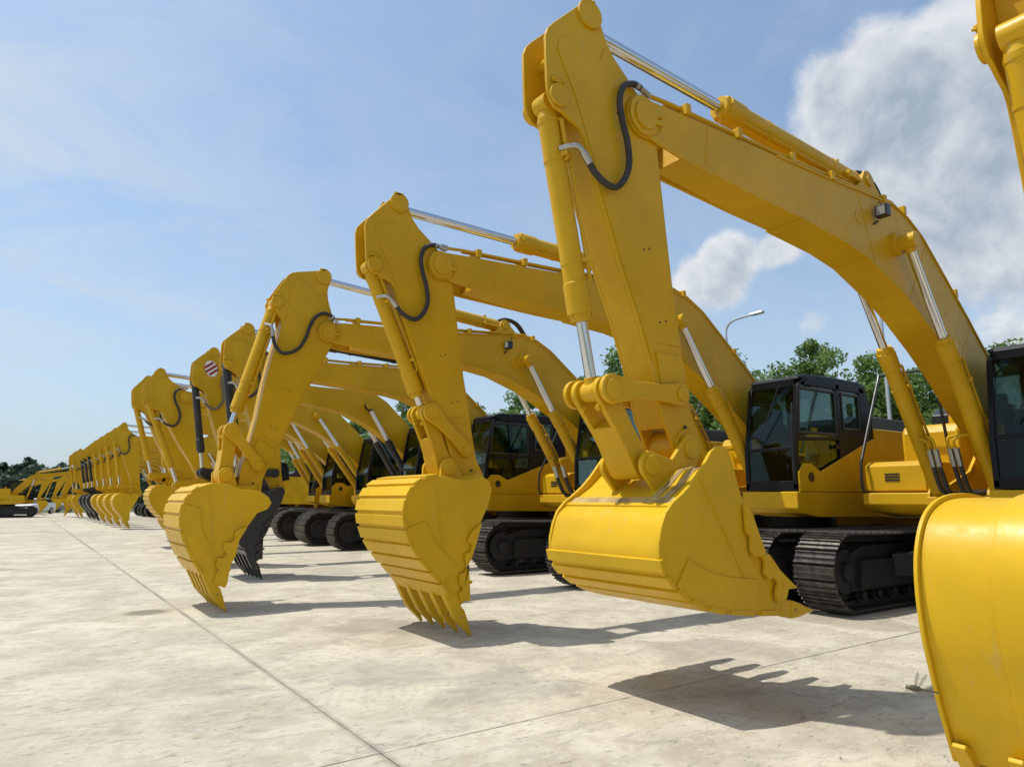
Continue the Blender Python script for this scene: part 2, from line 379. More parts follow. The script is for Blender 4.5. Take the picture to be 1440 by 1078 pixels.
ARM_CORE = [(3.45, 5.32), (3.62, 5.62), (3.9, 5.62), (4.04, 5.5), (4.25, 5.33), (4.50, 5.05), (4.555, 4.84), (4.585, 4.6), (4.63, 4.15), (4.70, 3.5), (4.74, 3.26), (4.80, 2.82), (4.82, 2.6), (4.8, 2.35), (4.72, 2.22), (4.55, 2.2), (4.5, 2.3), (4.37, 2.77), (4.22, 3.18), (4.02, 3.64), (3.85, 4.10), (3.74, 4.45), (3.55, 4.98)]
ARM_DOUBLER = [(3.37, 5.36), (3.40, 5.47), (3.47, 5.52), (3.62, 5.525), (3.75, 5.52), (3.86, 5.44), (3.93, 5.6), (4.04, 5.50), (4.24, 5.32), (4.36, 5.20), (4.49, 5.04), (4.53, 4.84), (4.56, 4.6), (4.60, 4.15), (4.67, 3.5), (4.71, 3.26), (4.765, 2.95), (4.44, 2.95), (4.40, 2.77), (4.25, 3.18), (4.05, 3.64), (3.88, 4.10), (3.77, 4.45), (3.58, 4.96)]
PIN_T, PIN_C, PIN_A, PIN_B = (3.74, 5.84), (3.38, 4.93), (4.68, 2.50), (3.86, 2.48)
HOSE = [(4.42, 5.28), (4.30, 5.31), (4.20, 5.31), (4.08, 5.24), (4.02, 5.08), (4.04, 4.9), (4.09, 4.72), (4.11, 4.52), (4.06, 4.36), (3.95, 4.24), (3.83, 4.24), (3.71, 4.31), (3.62, 4.42), (3.53, 4.50), (3.45, 4.51)]

BUCKET_WIDE = dict(H=(4.76, 2.02), K=(4.27, 1.87),
    wrap=[(4.70, 1.86), (4.53, 1.83), (4.36, 1.70), (4.16, 1.58), (3.985, 1.47), (3.92, 1.33), (3.89, 1.18), (3.93, 1.05), (4.04, .94), (4.19, .85), (4.38, .775), (4.61, .725), (5.0, .68), (5.28, .66)],
    outline=[(4.62, 2.02), (4.53, 1.97), (4.44, 1.87), (4.36, 1.785), (4.26, 1.70), (4.16, 1.63), (4.06, 1.57), (3.975, 1.49), (3.92, 1.38), (3.888, 1.26), (3.888, 1.15), (3.93, 1.04), (4.03, .94), (4.18, .85), (4.38, .77), (4.61, .72), (5.0, .675), (5.28, .655)],
    side=[(5.40, .68), (5.42, .80), (5.24, 1.0), (5.06, 1.25), (4.97, 1.46), (4.86, 1.68), (4.80, 1.88), (4.72, 2.02)],
    cutter=[(4.87, 1.55), (4.91, 1.53), (4.97, 1.46), (5.03, 1.33), (5.08, 1.23), (5.13, 1.13), (5.16, 1.14), (5.3, 1.0), (5.53, .84), (5.40, .84), (5.36, .76), (5.24, .74), (5.22, .82), (5.26, .9), (5.20, .95), (5.14, .93), (5.08, .99), (5.10, 1.08), (5.05, 1.13), (4.97, 1.12), (4.92, 1.18), (4.93, 1.28), (4.88, 1.33)],
    tip=(5.83, .62), root=(5.25, .69), ribs=(6, 13), seam=((4.36, 1.78), (5.02, .72)), w=.66)
BUCKET_DIG = dict(H=(4.76, 1.80), K=(4.37, 1.97),
    wrap=[(4.60, 1.86), (4.40, 1.80), (4.22, 1.83), (3.98, 1.86), (3.78, 1.82), (3.65, 1.73), (3.57, 1.59), (3.545, 1.42), (3.58, 1.26), (3.65, 1.09), (3.76, .93), (3.90, .78), (4.04, .64), (4.17, .47)],
    side=[(4.20, .43), (4.30, .36), (4.40, .44), (4.385, .82), (4.44, .96), (4.57, 1.29), (4.68, 1.50), (4.74, 1.69), (4.70, 1.81)],
    cutter=[(4.57, 1.30), (4.47, 1.24), (4.40, 1.17), (4.38, 1.10), (4.44, 1.05), (4.42, .98), (4.34, .95), (4.35, .86), (4.39, .80), (4.33, .74), (4.27, .73), (4.27, .62), (4.32, .56), (4.26, .50), (4.30, .42), (4.42, .42), (4.39, .84), (4.43, .90), (4.50, 1.08)],
    tip=(4.47, .01), root=(4.17, .47), ribs=(3, 13), seam=((3.95, 1.76), (4.12, .62)), w=.66)
BUCKET_UP = dict(H=(2.86, 1.68), K=(2.52, 1.93),
    wrap=[(2.75, 1.72), (2.62, 1.73), (2.45, 1.80), (2.25, 1.82), (2.08, 1.76), (1.96, 1.66), (1.88, 1.53), (1.855, 1.36), (1.88, 1.16), (1.96, .95), (2.07, .73), (2.21, .53)],
    side=[(2.25, .48), (2.36, .38), (2.47, .36), (2.53, .46), (2.56, .68), (2.64, .98), (2.76, 1.17), (2.90, 1.38), (3.05, 1.44), (3.10, 1.53), (3.05, 1.62), (2.92, 1.70)],
    cutter=[(2.76, 1.18), (2.66, 1.17), (2.58, 1.10), (2.60, 1.02), (2.54, .97), (2.46, .98), (2.44, .88), (2.50, .82), (2.46, .76), (2.38, .76), (2.36, .66), (2.41, .60), (2.37, .54), (2.35, .42), (2.50, .34), (2.53, .40), (2.56, .66), (2.62, .78), (2.66, 1.0)],
    tip=(2.555, .0), root=(2.27, .50), ribs=(4, 11), seam=((2.2, 1.74), (2.36, .56)), w=.62)

def circ(m, c, r, y0, y1): m.cyly(c[0], c[1], r, y0, y1)
def capsule(a, b, ra, rb, n=8):
    """outline round two circles"""
    ang = math.degrees(math.atan2(b[1]-a[1], b[0]-a[0]))
    return arc(a[0], a[1], ra, ang+90, ang+270, n)+arc(b[0], b[1], rb, ang-90, ang+90, n)

def cylinder(root, org, name, a, b, rb, rr, ext, mat, ycen, near=True, pipe=0, bev=0.0, gl=1.0):
    """hydraulic ram. a = barrel-end pin, b = rod-end pin, ext = share of the length that is bare rod"""
    A = Vector((a[0], ycen, a[1])); B = Vector((b[0], ycen, b[1])); L = (B-A).length; d = (B-A)/L
    lb = L*(1-ext)
    m = MB()
    m.steps(A, B, [(rb*.7, rb*.8), (rb*1.3, rb*.98), (rb*1.3, rb), (lb-.34, rb), (lb-.33, rb*1.13), (lb-.07, rb*1.16), (lb-.065, rb*1.0), (lb, rb*.92)], 20)
    m.steps(A, B, [(rb*1.5, rb*1.05), (rb*1.5+.03, rb*1.05)], 20)
    m.prism([(A.x+rb*.95*math.cos(t), A.z+rb*.95*math.sin(t)) for t in (2*math.pi*k/18 for k in range(18))], ycen-rb*.85, ycen+rb*.85)
    o = m.build(name, mat, root, org, bevel=bev)
    rm = MB(); rm.rod(A+d*(lb-.02), B-d*rr*1.6, rr, 16)
    rm.build('piston_rod', M_CHR, o, org)
    em = MB(); em.prism([(B.x+rb*.9*math.cos(t), B.z+rb*.9*math.sin(t)) for t in (2*math.pi*k/18 for k in range(18))], ycen-rb*.8, ycen+rb*.8)
    em.steps(B, A, [(rb*.3, rr*1.25), (rr*2.6, rr*1.2)], 14)
    em.build('rod_eye', mat, o, org, bevel=bev)
    if near:
        sd_ = d.cross(Vector((0, 1, 0)))
        bm_ = MB()
        for k in range(8):     # gland bolts
            a_ = 2*math.pi*k/8
            off = (sd_*math.cos(a_)+Vector((0, 1, 0))*math.sin(a_))*rb*1.04
            bm_.rod(A+d*(lb-.068)+off, A+d*(lb-.045)+off, .013, 6)
        bm_.build('gland_bolts', mat, o, org)
        if pipe:
            s2 = (sd_*pipe*.75+Vector((0, -1, 0))*.65).normalized()
            pm_ = MB()
            q = [A+d*.42+s2*(rb+.0), A+d*.44+s2*(rb+.035), A+d*(lb*.5)+s2*(rb+.035), A+d*(lb-.34)+s2*(rb+.035), A+d*(lb-.30)+s2*(rb+.0)]
            pm_.tube(q, .018, 8)
            pm_.build('steel_pipe', mat, o, org)
            s3 = (sd_*pipe*.35+Vector((0, -1, 0))*.9).normalized()
            q = [A+d*.16+s3*(rb*.9), A+d*.17+s3*(rb+.03), A+d*.50+s3*(rb+.03), A+d*.52+s3*(rb+.0)]
            pm_ = MB(); pm_.tube(q, .020, 8); pm_.build('steel_pipe', mat, o, org)
            pm_ = MB(); c_ = A+d*.47+s3*(rb+.02); pm_.obox(c_, d*.022, s3*.035, d.cross(s3)*.045); pm_.build('pipe_clamp', mat, o, org, bevel=.004)
            cm = MB()
            for fr in (.25, .72):
                c_ = A+d*(lb*fr)
                cm.steps(c_, B, [(0, rb*1.05), (.035, rb*1.05)], 20)
                cm.obox(c_+d*.018+s2*(rb+.025), d*.02, s2*.03, d.cross(s2)*.035)
            cm.build('pipe_clamp', mat, o, org, bevel=0)
    return o

def bucket(root, org, B, f, yc, mat, near, teeth=5, ribmode=True):
    w_ = B['w']*(.96 if f.s < .95 else 1.0)
    wrap = [f(p) for p in B['wrap']]; side = [f(p) for p in B['side']]
    H, K = f(B['H']), f(B['K'])
    cen = f(tuple(np.mean(np.array(B['wrap']+B['side']), 0)))
    # wrapper: curved plate with thickness
    inner = []
    n = len(wrap)
    nor = []
    for i in range(n):
        a = Vector(wrap[max(i-1, 0)]); b = Vector(wrap[min(i+1, n-1)]); t = (b-a).normalized(); nn = Vector((t.y, -t.x))
        if nn.dot(Vector(cen)-Vector(wrap[i])) < 0: nn = -nn
        nor.append(nn); inner.append(tuple(Vector(wrap[i])+nn*.03))
    smoothy = near
    def fine(pl):
        return [tuple(p.xy) for p in smooth_path([Vector((a, b, 0)) for a, b in pl], 3)]
    ws = wrap if ribmode == 'facet' else fine(wrap); wi = inner if ribmode == 'facet' else fine(inner)
    m = MB(); m.prism(ws+wi[::-1], yc-w_+.02, yc+w_-.02)
    shell = m.build('bucket', mat, root, org, bevel=.006 if near else 0, sharp=28)
    sidepoly = ([f(p) for p in B['outline']] if 'outline' in B else ws)+side
    for sy in (-1, 1):
        m = MB(); y = yc+sy*w_; m.prism(sidepoly, min(y, y-sy*.035), max(y, y-sy*.035))
        # rim and doubler
        o = m.build('side_plate', mat, shell, org, bevel=.008 if near else 0)
        if near:
            p0, p1 = Vector(f(B['seam'][0])), Vector(f(B['seam'][1])); dd = (p1-p0).normalized(); qq = Vector((-dd.y, dd.x))*.008
            m = MB(); y2 = y+sy*.010; m.prism([tuple(p0+qq), tuple(p1+qq), tuple(p1-qq), tuple(p0-qq)], min(y, y2), max(y, y2))
            m.build('weld_strip', mat, o, org, bevel=0)
            cut = [f(q) for q in B['cutter']]
            m = MB(); y2 = y+sy*.045; m.prism(cut, min(y+sy*.013, y2), max(y+sy*.013, y2))
            sc_ = m.build('side_cutter', mat, shell, org, bevel=.005)
            nC = len(cut); i0 = nC//2
            for k_ in (i0+2, i0+6, i0+10):
                if k_ < nC:
                    pc = Vector(cut[k_])*.72+Vector(cut[max(0, nC//2-(k_-i0)-1)])*.28
                    m = MB(); m.cyly(pc.x, pc.y, .022, min(y2-sy*.004, y2+sy*.008), max(y2-sy*.004, y2+sy*.008), 6); m.build('cutter_bolt', mat, sc_, org)
            # low wear plate on the round of the heel
            k0 = n-6; seg = [tuple(Vector(wrap[i])+nor[i]*.015) for i in range(k0, n-1)]+[tuple(Vector(wrap[i])+nor[i]*.26) for i in range(n-2, k0-1, -1)]
            m = MB(); y2 = y+sy*.014; m.prism(seg, min(y, y2), max(y, y2)); m.build('heel_plate', mat, o, org)
    # ribs or wear straps on the outside
    r0, r1 = B['ribs']
    for i in range(r0, r1):
        a, b = Vector(wrap[i]), Vector(wrap[i+1]); t = b-a; L = t.length; t.normalize()
        nn = -(nor[i]+nor[i+1]).normalized()
        if ribmode == 'facet': a2, b2 = a+t*.012, b-t*.028
        else: a2, b2 = a+t*L*.18, b-t*L*.12
        m = MB(); m.prism([tuple(a2+nn*.004-nn*.02), tuple(b2+nn*.004-nn*.02), tuple(b2+nn*.030), tuple(a2+nn*.026)], yc-w_-.02, yc+w_+.02)
        m.build('wear_strap', mat, shell, org, bevel=.005 if near else 0)
    if B is BUCKET_SMOOTH:
        off = [tuple(Vector(wrap[i])-nor[i]*.030) for i in range(1, n)]
        m = MB(); m.prism(fine(off)+fine([tuple(Vector(wrap[i])-nor[i]*-.004) for i in range(1, n)])[::-1], yc-w_+.03, yc+.22)
        m.build('wear_plate', mat, shell, org, bevel=.006)
        for sy in (-1, 1):
            m = MB(); y = yc+sy*(w_+.008); m.prism(fine(off)+fine([tuple(Vector(wrap[i])+nor[i]*.04) for i in range(1, n)])[::-1], y-.012, y+.012)
            m.build('rim_strip', mat, shell, org, bevel=.005)
        for yy, k in ((yc+.02, 4), (yc-.2, 3), (yc+.4, 3), (yc+.1, 3)):
            c_ = Vector(wrap[k])-nor[k]*.014; a_ = Vector((c_.x, yy, c_.y)); nn_ = Vector((nor[k].x, 0, nor[k].y))
            m = MB(); m.rod(a_, a_-nn_*.006, .018 if k == 4 else .008, 14); m.build('bolt_hole', M_BLK, shell, org)
    if B is BUCKET_WIDE:  # two dull ochre strips and a cross band laid on the wrapper
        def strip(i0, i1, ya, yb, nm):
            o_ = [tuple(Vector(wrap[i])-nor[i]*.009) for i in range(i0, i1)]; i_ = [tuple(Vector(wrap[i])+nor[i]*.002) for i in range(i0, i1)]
            m = MB(); m.prism(o_+i_[::-1], ya, yb); m.build(nm, M_OCHRE, shell, org)
        strip(0, 4, yc-.50, yc-.43, 'dull_strip'); strip(0, 4, yc-.37, yc-.31, 'dull_strip')
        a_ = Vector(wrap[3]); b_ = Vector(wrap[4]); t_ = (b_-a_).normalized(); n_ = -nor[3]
        m = MB(); m.prism([tuple(a_-t_*.03+n_*.0), tuple(a_+t_*.05+n_*.0), tuple(a_+t_*.05+n_*.012), tuple(a_-t_*.03+n_*.012)], yc-w_+.03, yc+w_-.03); m.build('dull_strip', M_OCHRE, shell, org)
        m = MB(); m.prism([tuple(a_+t_*.055+n_*.0), tuple(a_+t_*.105+n_*.0), tuple(a_+t_*.10+n_*.020), tuple(a_+t_*.06+n_*.020)], yc-w_+.03, yc+w_-.03); m.build('wear_strap', mat, shell, org, bevel=.004)
    # teeth
    rt, tp = Vector(f(B['root'])), Vector(f(B['tip'])); d = (tp-rt); L = d.length; d.normalize(); q = Vector((-d.y, d.x))
    for k in range(teeth):
        y = yc-w_+.055+(2*w_-.11)*k/(teeth-1)
        m = MB(); hw = .055
        def ring(t, h, ww, c=0): return [(rt.x+d.x*t+q.x*(h+c), y-ww, rt.y+d.y*t+q.y*(h+c)), (rt.x+d.x*t+q.x*(h+c), y+ww, rt.y+d.y*t+q.y*(h+c)), (rt.x+d.x*t+q.x*(-h+c), y+ww, rt.y+d.y*t+q.y*(-h+c)), (rt.x+d.x*t+q.x*(-h+c), y-ww, rt.y+d.y*t+q.y*(-h+c))]
        def loft(rings):
            vs = [v for r_ in rings for v in r_]; fs = [(3, 2, 1, 0)]
            for i in range(len(rings)-1):
                for j in range(4): fs.append((i*4+j, i*4+(j+1) % 4, i*4+4+(j+1) % 4, i*4+4+j))
            e = 4*(len(rings)-1); fs.append((e, e+1, e+2, e+3)); m._add(vs, fs)
        loft([ring(-.16, .012, .035, .0), ring(-.02, .055, .045), ring(L*.42, .07, .05), ring(L*.44, .05, .042)])
        ad = m.build('tooth_adapter', mat, shell, org, bevel=.006 if near else 0)
        if near:
            m = MB(); c_ = rt+d*(L*.50); m.cyly(c_.x, c_.y, .014, y-.064, y+.064, 10); m.build('tooth_pin', M_OCHRE, ad, org)
        m = MB(); loft([ring(L*.40, .075, .058), ring(L*.62, .055, .054), ring(L*.85, .022, .046), ring(L, .006, .038)])
        m.build('tooth', mat, shell, org, bevel=.005 if near else 0)
    # mounting ears
    dirn = Vector(cen)-(Vector(H)+Vector(K))/2; dirn.normalize()
    s = f.s
    for sy in (-1, 1):
        m = MB(); y = yc+sy*.235
        ang = math.degrees(math.atan2(H[1]-K[1], H[0]-K[0]))
        lo = [Vector(H)+dirn*.30*s, Vector(K)+dirn*.34*s, ]
        poly = arc(K[0], K[1], .125*s, ang+90, ang+200, 7)+[tuple(Vector(K)+dirn*.42*s+(Vector(H)-Vector(K))*.25), tuple(Vector(H)+dirn*.20*s)]+arc(H[0], H[1], .13*s, ang-60, ang+90, 7)
        mid = (Vector(H)+Vector(K))/2+dirn*.02*s
        poly.append(tuple(mid))
        m.prism(poly, y-.022, y+.022)
        m.cyly(K[0], K[1], .085*s, y+(.02 if sy > 0 else -.045), y+(.045 if sy > 0 else -.02))
        m.cyly(H[0], H[1], .085*s, y+(.02 if sy > 0 else -.045), y+(.045 if sy > 0 else -.02))
        m.build('mounting_ear', mat, shell, org, bevel=.008 if near else 0)
    m = MB(); m.cyly(K[0], K[1], .06*s, yc-.2, yc+.2, 14); m.build('bucket_pin', mat, shell, org)
    return H, K

SHOE = {}
def shoe_mesh(wd, mat=None):
    key = wd
    if key not in SHOE:
        m = MB(); m.box(-.092, .092, -wd/2, wd/2, 0, .016)
        for x in (-.082, -.005, .072): m.prism([(x-.010, .012), (x+.010, .012), (x+.005, .046), (x-.005, .046)], -wd/2, wd/2)
        me_o = m.build('track_shoe', M_TRK, None, sharp=25); me = me_o.data; bpy.data.objects.remove(me_o)
        SHOE[key] = me
    return SHOE[key]
def track_path(xa, xb, r, z0, n):
    """points and outward normals round a stadium with a slight sag on top"""
    Ls = xb-xa; P = 2*Ls+2*math.pi*r; out = []
    for k in range(n):
        s = P*k/n
        if s < Ls: x, z, nx, nz = xa+s, z0+2*r, 0, 1; z -= .035*math.sin(math.pi*s/Ls)
        elif s < Ls+math.pi*r: a = (s-Ls)/r; x, z, nx, nz = xb+r*math.sin(a), z0+r+r*math.cos(a), math.sin(a), math.cos(a)
        elif s < 2*Ls+math.pi*r: x, z, nx, nz = xb-(s-Ls-math.pi*r), z0, 0, -1
        else: a = (s-2*Ls-math.pi*r)/r; x, z, nx, nz = xa-r*math.sin(a), z0+r-r*math.cos(a), -math.sin(a), -math.cos(a)
        out.append((x, z, nx, nz))
    return out, P
def track(root, org, x0, x1, yc, wd, near, inner):
    r = .53; z0 = .05; xa, xb = x0+r+.05, x1-r-.05
    m = MB()
    m.prism([(xa+.1, .30), (xb-.1, .30), (xb-.1, .82), (xb-.5, .92), (xa+.5, .92), (xa+.1, .82)], yc-.17, yc+.17)
    m.prism([(xa+.25, .34), (xb-.25, .34), (xb-.3, .72), (xa+.3, .72)], yc-.24, yc+.24)
    # chain band
    pts, P = track_path(xa, xb, r-.07, z0+.07, 60)
    o_ = [(p[0]+p[2]*.05, p[1]+p[3]*.05) for p in pts]; i_ = [(p[0]-p[2]*.05, p[1]-p[3]*.05) for p in pts]
    for yy in (-.10, .10):
        vs = []; fs = []; N = len(pts)
        for p in range(N):
            for (q, y) in ((o_[p], yy-.03), (o_[p], yy+.03), (i_[p], yy+.03), (i_[p], yy-.03)): vs.append((q[0], yc+y, q[1]))
        for p in range(N):
            for j in range(4): fs.append((p*4+j, p*4+(j+1) % 4, ((p+1) % N)*4+(j+1) % 4, ((p+1) % N)*4+j))
        m._add(vs, fs)
    t = m.build('track', M_TRKD, root, org, bevel=0)
    for nm, xx, rr in (('idler_wheel', xa, .43), ('drive_sprocket', xb, .40)):
        m = MB(); m.cyly(xx, z0+r, rr, yc-.07, yc+.07, 30); m.cyly(xx, z0+r, rr*.72, yc-.16, yc+.16, 26); m.cyly(xx, z0+r, rr*.3, yc-.22, yc+.22, 18)
        m.build(nm, M_TRKD, t, org, bevel=.012 if near else 0)
    if near:
        nr = 8
        for k in range(nr):
            xx = xa+.35+(xb-xa-.7)*k/(nr-1)
            m = MB(); m.cyly(xx, .235, .105, yc-.16, yc+.16, 16); m.cyly(xx, .235, .06, yc-.22, yc+.22, 12); m.build('track_roller', M_TRKD, t, org)
    n = int(round((2*(xb-xa)+2*math.pi*(r+.01))/.203))
    pts, P = track_path(xa, xb, r-.02, z0+.02, n)
    me = shoe_mesh(wd)
    if near:
        for (x, z, nx, nz) in pts:
            o = bpy.data.objects.new('track_shoe', me); COL.objects.link(o); o.parent = t
            o.location = (x-org[0], yc-org[1], z-org[2]); o.rotation_euler = (0, math.atan2(nx, nz), 0)
    else:
        m = MB()
        for (x, z, nx, nz) in pts:
            a = math.atan2(nx, nz); ca, sa = math.cos(a), math.sin(a)
            def tf(px, py, pz): return (x+px*ca+pz*sa, yc+py, z-px*sa+pz*ca)
            for (x0_, x1_, z0_, z1_) in ((-.095, .095, 0, .016), (-.09, -.07, .01, .05), (-.015, .005, .01, .05), (.06, .08, .01, .05)):
                vs = [tf(a_, b_, c_) for c_ in (z0_, z1_) for b_ in (-wd/2, wd/2) for a_ in (x0_, x1_)]
                m._add(vs, [(0, 2, 3, 1), (4, 5, 7, 6), (0, 1, 5, 4), (2, 6, 7, 3), (0, 4, 6, 2), (1, 3, 7, 5)])
        tag(m.build('track_shoes', M_TRK, t, org, smooth=False), kind='stuff')
    return t

def cab(root, org, xc, yc, near):
    """cab frame, panes, seat; xc front, left side at yc-1.52"""
    y0, y1 = yc-1.50, yc-.56; z0, z1 = 1.73, 3.52; xr = xc+2.42
    lean = .22
    bev = .012 if near else 0
    def fx(z): return xc+lean*max(0, (z-2.3))/(z1-2.3)
    m = MB()
    m.box(xc, xr, y0, y1, z0-.02, z0+.10)                                     # floor frame
    # posts
    for (ya, yb) in ((y0, y0+.075), (y1-.075, y1)):
        m.prism([(xc, z0), (xc+.10, z0), (xc+.10, 2.3), (fx(z1-.1)+.10, z1-.06), (fx(z1-.1)+.3, z1-.02), (fx(z1)+.25, z1+.02), (fx(z1)+.08, z1-.02), (fx(z1-.12), z1-.12), (xc, 2.3)], ya, yb)
        m.box(xc+1.30, xc+1.42, ya, yb, z0+.1, z1+.0)                           # door post
        m.prism([(xc+2.05, z0+.1), (xr, z0+.1), (xr, z1-.3), (xr-.12, z1-.06), (xr-.3, z1+.01), (xc+2.05, z1+.01)], ya, yb)
        m.prism([(fx(z1)+.15, z1-.10), (xr-.2, z1-.10), (xr-.2, z1+.02), (fx(z1)+.2, z1+.02)], ya, yb)
    m.box(xc+1.4, xc+2.06, y0, y0+.06, z0+.1, z0+1.0)                           # rear lower side panel
    m.box(xc+.08, xr, y1-.06, y1, z0+.1, z0+.62)
    m.box(xc-.003, xc+.07, y0+.074, y1-.074, z0+.04, z0+.14); m.box(fx(z1-.12)+.0, fx(z1)+.12, y0+.074, y1-.074, z1-.13, z1)
    m.box(xc+.0, xc+.06, y0+.074, y1-.074, 2.34, 2.40)                          # windscreen split bar
    m.box(xr-.05, xr-.0, y0+.07, y1-.07, z0+.1, 2.5)
    m.obox((xc+.75, y0+.03, 2.56), (.62, 0, .03), (0, .028, 0), (0, 0, .03))    # door belt line
    c = m.build('cab', M_CAB, root, org, bevel=bev)
    m = MB(); m.prism([(fx(z1)+.0, z1-.02), (fx(z1)+.06, z1+.05), (fx(z1)+.25, z1+.09), (xc+1.2, z1+.115), (xr-.35, z1+.11), (xr-.14, z1+.05), (xr-.06, z1-.04)], y0+.004, y1-.004)
    m.build('cab_roof', M_CAB, c, org, bevel=.045 if near else 0)
    # panes
    def pane(poly, y):
        m = MB(); m.prism(poly, y-.003, y+.003); return m.build('window_pane', M_GLS, c, org)
    for y in (y0+.03, y1-.03):
        pane([(xc+.09, 2.58), (xc+1.31, 2.58), (xc+1.31, z1-.08), (fx(z1)+.12, z1-.08)], y)
        pane([(xc+1.41, 2.7 if y < yc-1 else 2.4), (xc+2.06, 2.7 if y < yc-1 else 2.4), (xc+2.06, z1-.08), (xc+1.41, z1-.08)], y)
    pane([(xc+.09, z0+.1), (xc+1.31, z0+.1), (xc+1.31, 2.54), (xc+.09, 2.54)], y0+.03)
    m = MB(); m.obox((xc+.115+.02, (y0+y1)/2, 2.93), (.005, 0, 0), (0, (y1-y0)/2-.08, 0), (.1, 0, .53)); m.build('window_pane', M_GLS, c, org)
    m = MB(); m.box(xc+.025, xc+.033, y0+.08, y1-.08, z0+.13, 2.35); m.build('window_pane', M_GLS, c, org)
    # rounded black window surrounds on the near side
    if near:
        for (xa, xb, za, zb) in ((xc+.13, xc+1.28, 2.62, z1-.13), (xc+1.45, xc+2.03, 2.74, z1-.13)):
            m = MB()
            outer = [(xa, za), (xb, za), (xb, zb), (xa+(.08 if xa < xc+1 else 0), zb)]
            inn = [(xa+.045, za+.045), (xb-.045, za+.045), (xb-.045, zb-.045), (xa+.045+(.08 if xa < xc+1 else 0), zb-.045)]
            for k in range(4): m.prism([outer[k], outer[(k+1) % 4], inn[(k+1) % 4], inn[k]], y0-.006, y0+.035)
            m.build('window_seal', M_BLK, c, org, bevel=.01)
        m = MB(); m.box(xc+1.12, xc+1.24, y0-.03, y0+.0, 2.42, 2.46); m.box(xc+1.12, xc+1.15, y0-.03, y0+.01, 2.40, 2.48); m.build('door_handle', M_BLK, c, org)
        m = MB(); m.tube(smooth_path([(xc-.01, y0+.02, 1.9), (xc-.07, y0+.0, 1.96), (xc-.07, y0, 2.6), (xc-.0, y0, 3.1)], 4), .013, 8); m.build('grab_rail', M_BLK, c, org)
        m = MB(); m.tube([(xc+.05, y0+.25, 3.40), (xc+.0, y0+.45, 2.9), (xc-.02, y0+.62, 2.55)], .010, 6); m.build('wiper', M_BLK, c, org)
    # seat, levers, dash
    ys = (y0+y1)/2
    m = MB(); m.box(xc+.95, xc+1.45, ys-.25, ys+.25, 2.05, 2.2); m.box(xc+1.55, xc+1.6, ys-.1, ys+.1, 2.2, 2.3); m.box(xc+1.05, xc+1.4, ys-.2, ys+.2, 1.8, 2.06)
    m.build('operator_seat', M_SEAT, c, org, bevel=.03 if near else 0)
    m = MB(); m.obox((xc+1.5, ys, 2.58), (.07, 0, -.02), (0, .23, 0), (.08, 0, .36)); m.build('seat_back', M_LITE, c, org, bevel=.03 if near else 0)
    m = MB(); m.box(xc+1.52, xc+1.64, ys-.13, ys+.13, 2.93, 3.12); m.build('headrest', M_LITE, c, org, bevel=.03 if near else 0)
    m = MB(); m.box(xc+.8, xc+1.3, ys-.42, ys-.3, 2.1, 2.32); m.box(xc+.8, xc+1.3, ys+.3, ys+.42, 2.1, 2.32); m.rod((xc+.85, ys-.36, 2.3), (xc+.75, ys-.36, 2.55), .015); m.rod((xc+.85, ys+.36, 2.3), (xc+.75, ys+.36, 2.55), .015)
    m.rod((xc+.4, ys-.1, 1.85), (xc+.28, ys-.1, 2.3), .014); m.rod((xc+.4, ys+.1, 1.85), (xc+.28, ys+.1, 2.3), .014); m.box(xc+.3, xc+.45, ys+.2, ys+.38, 1.85, 2.62)
    m.build('control_console', M_BLK, c, org)
    return c

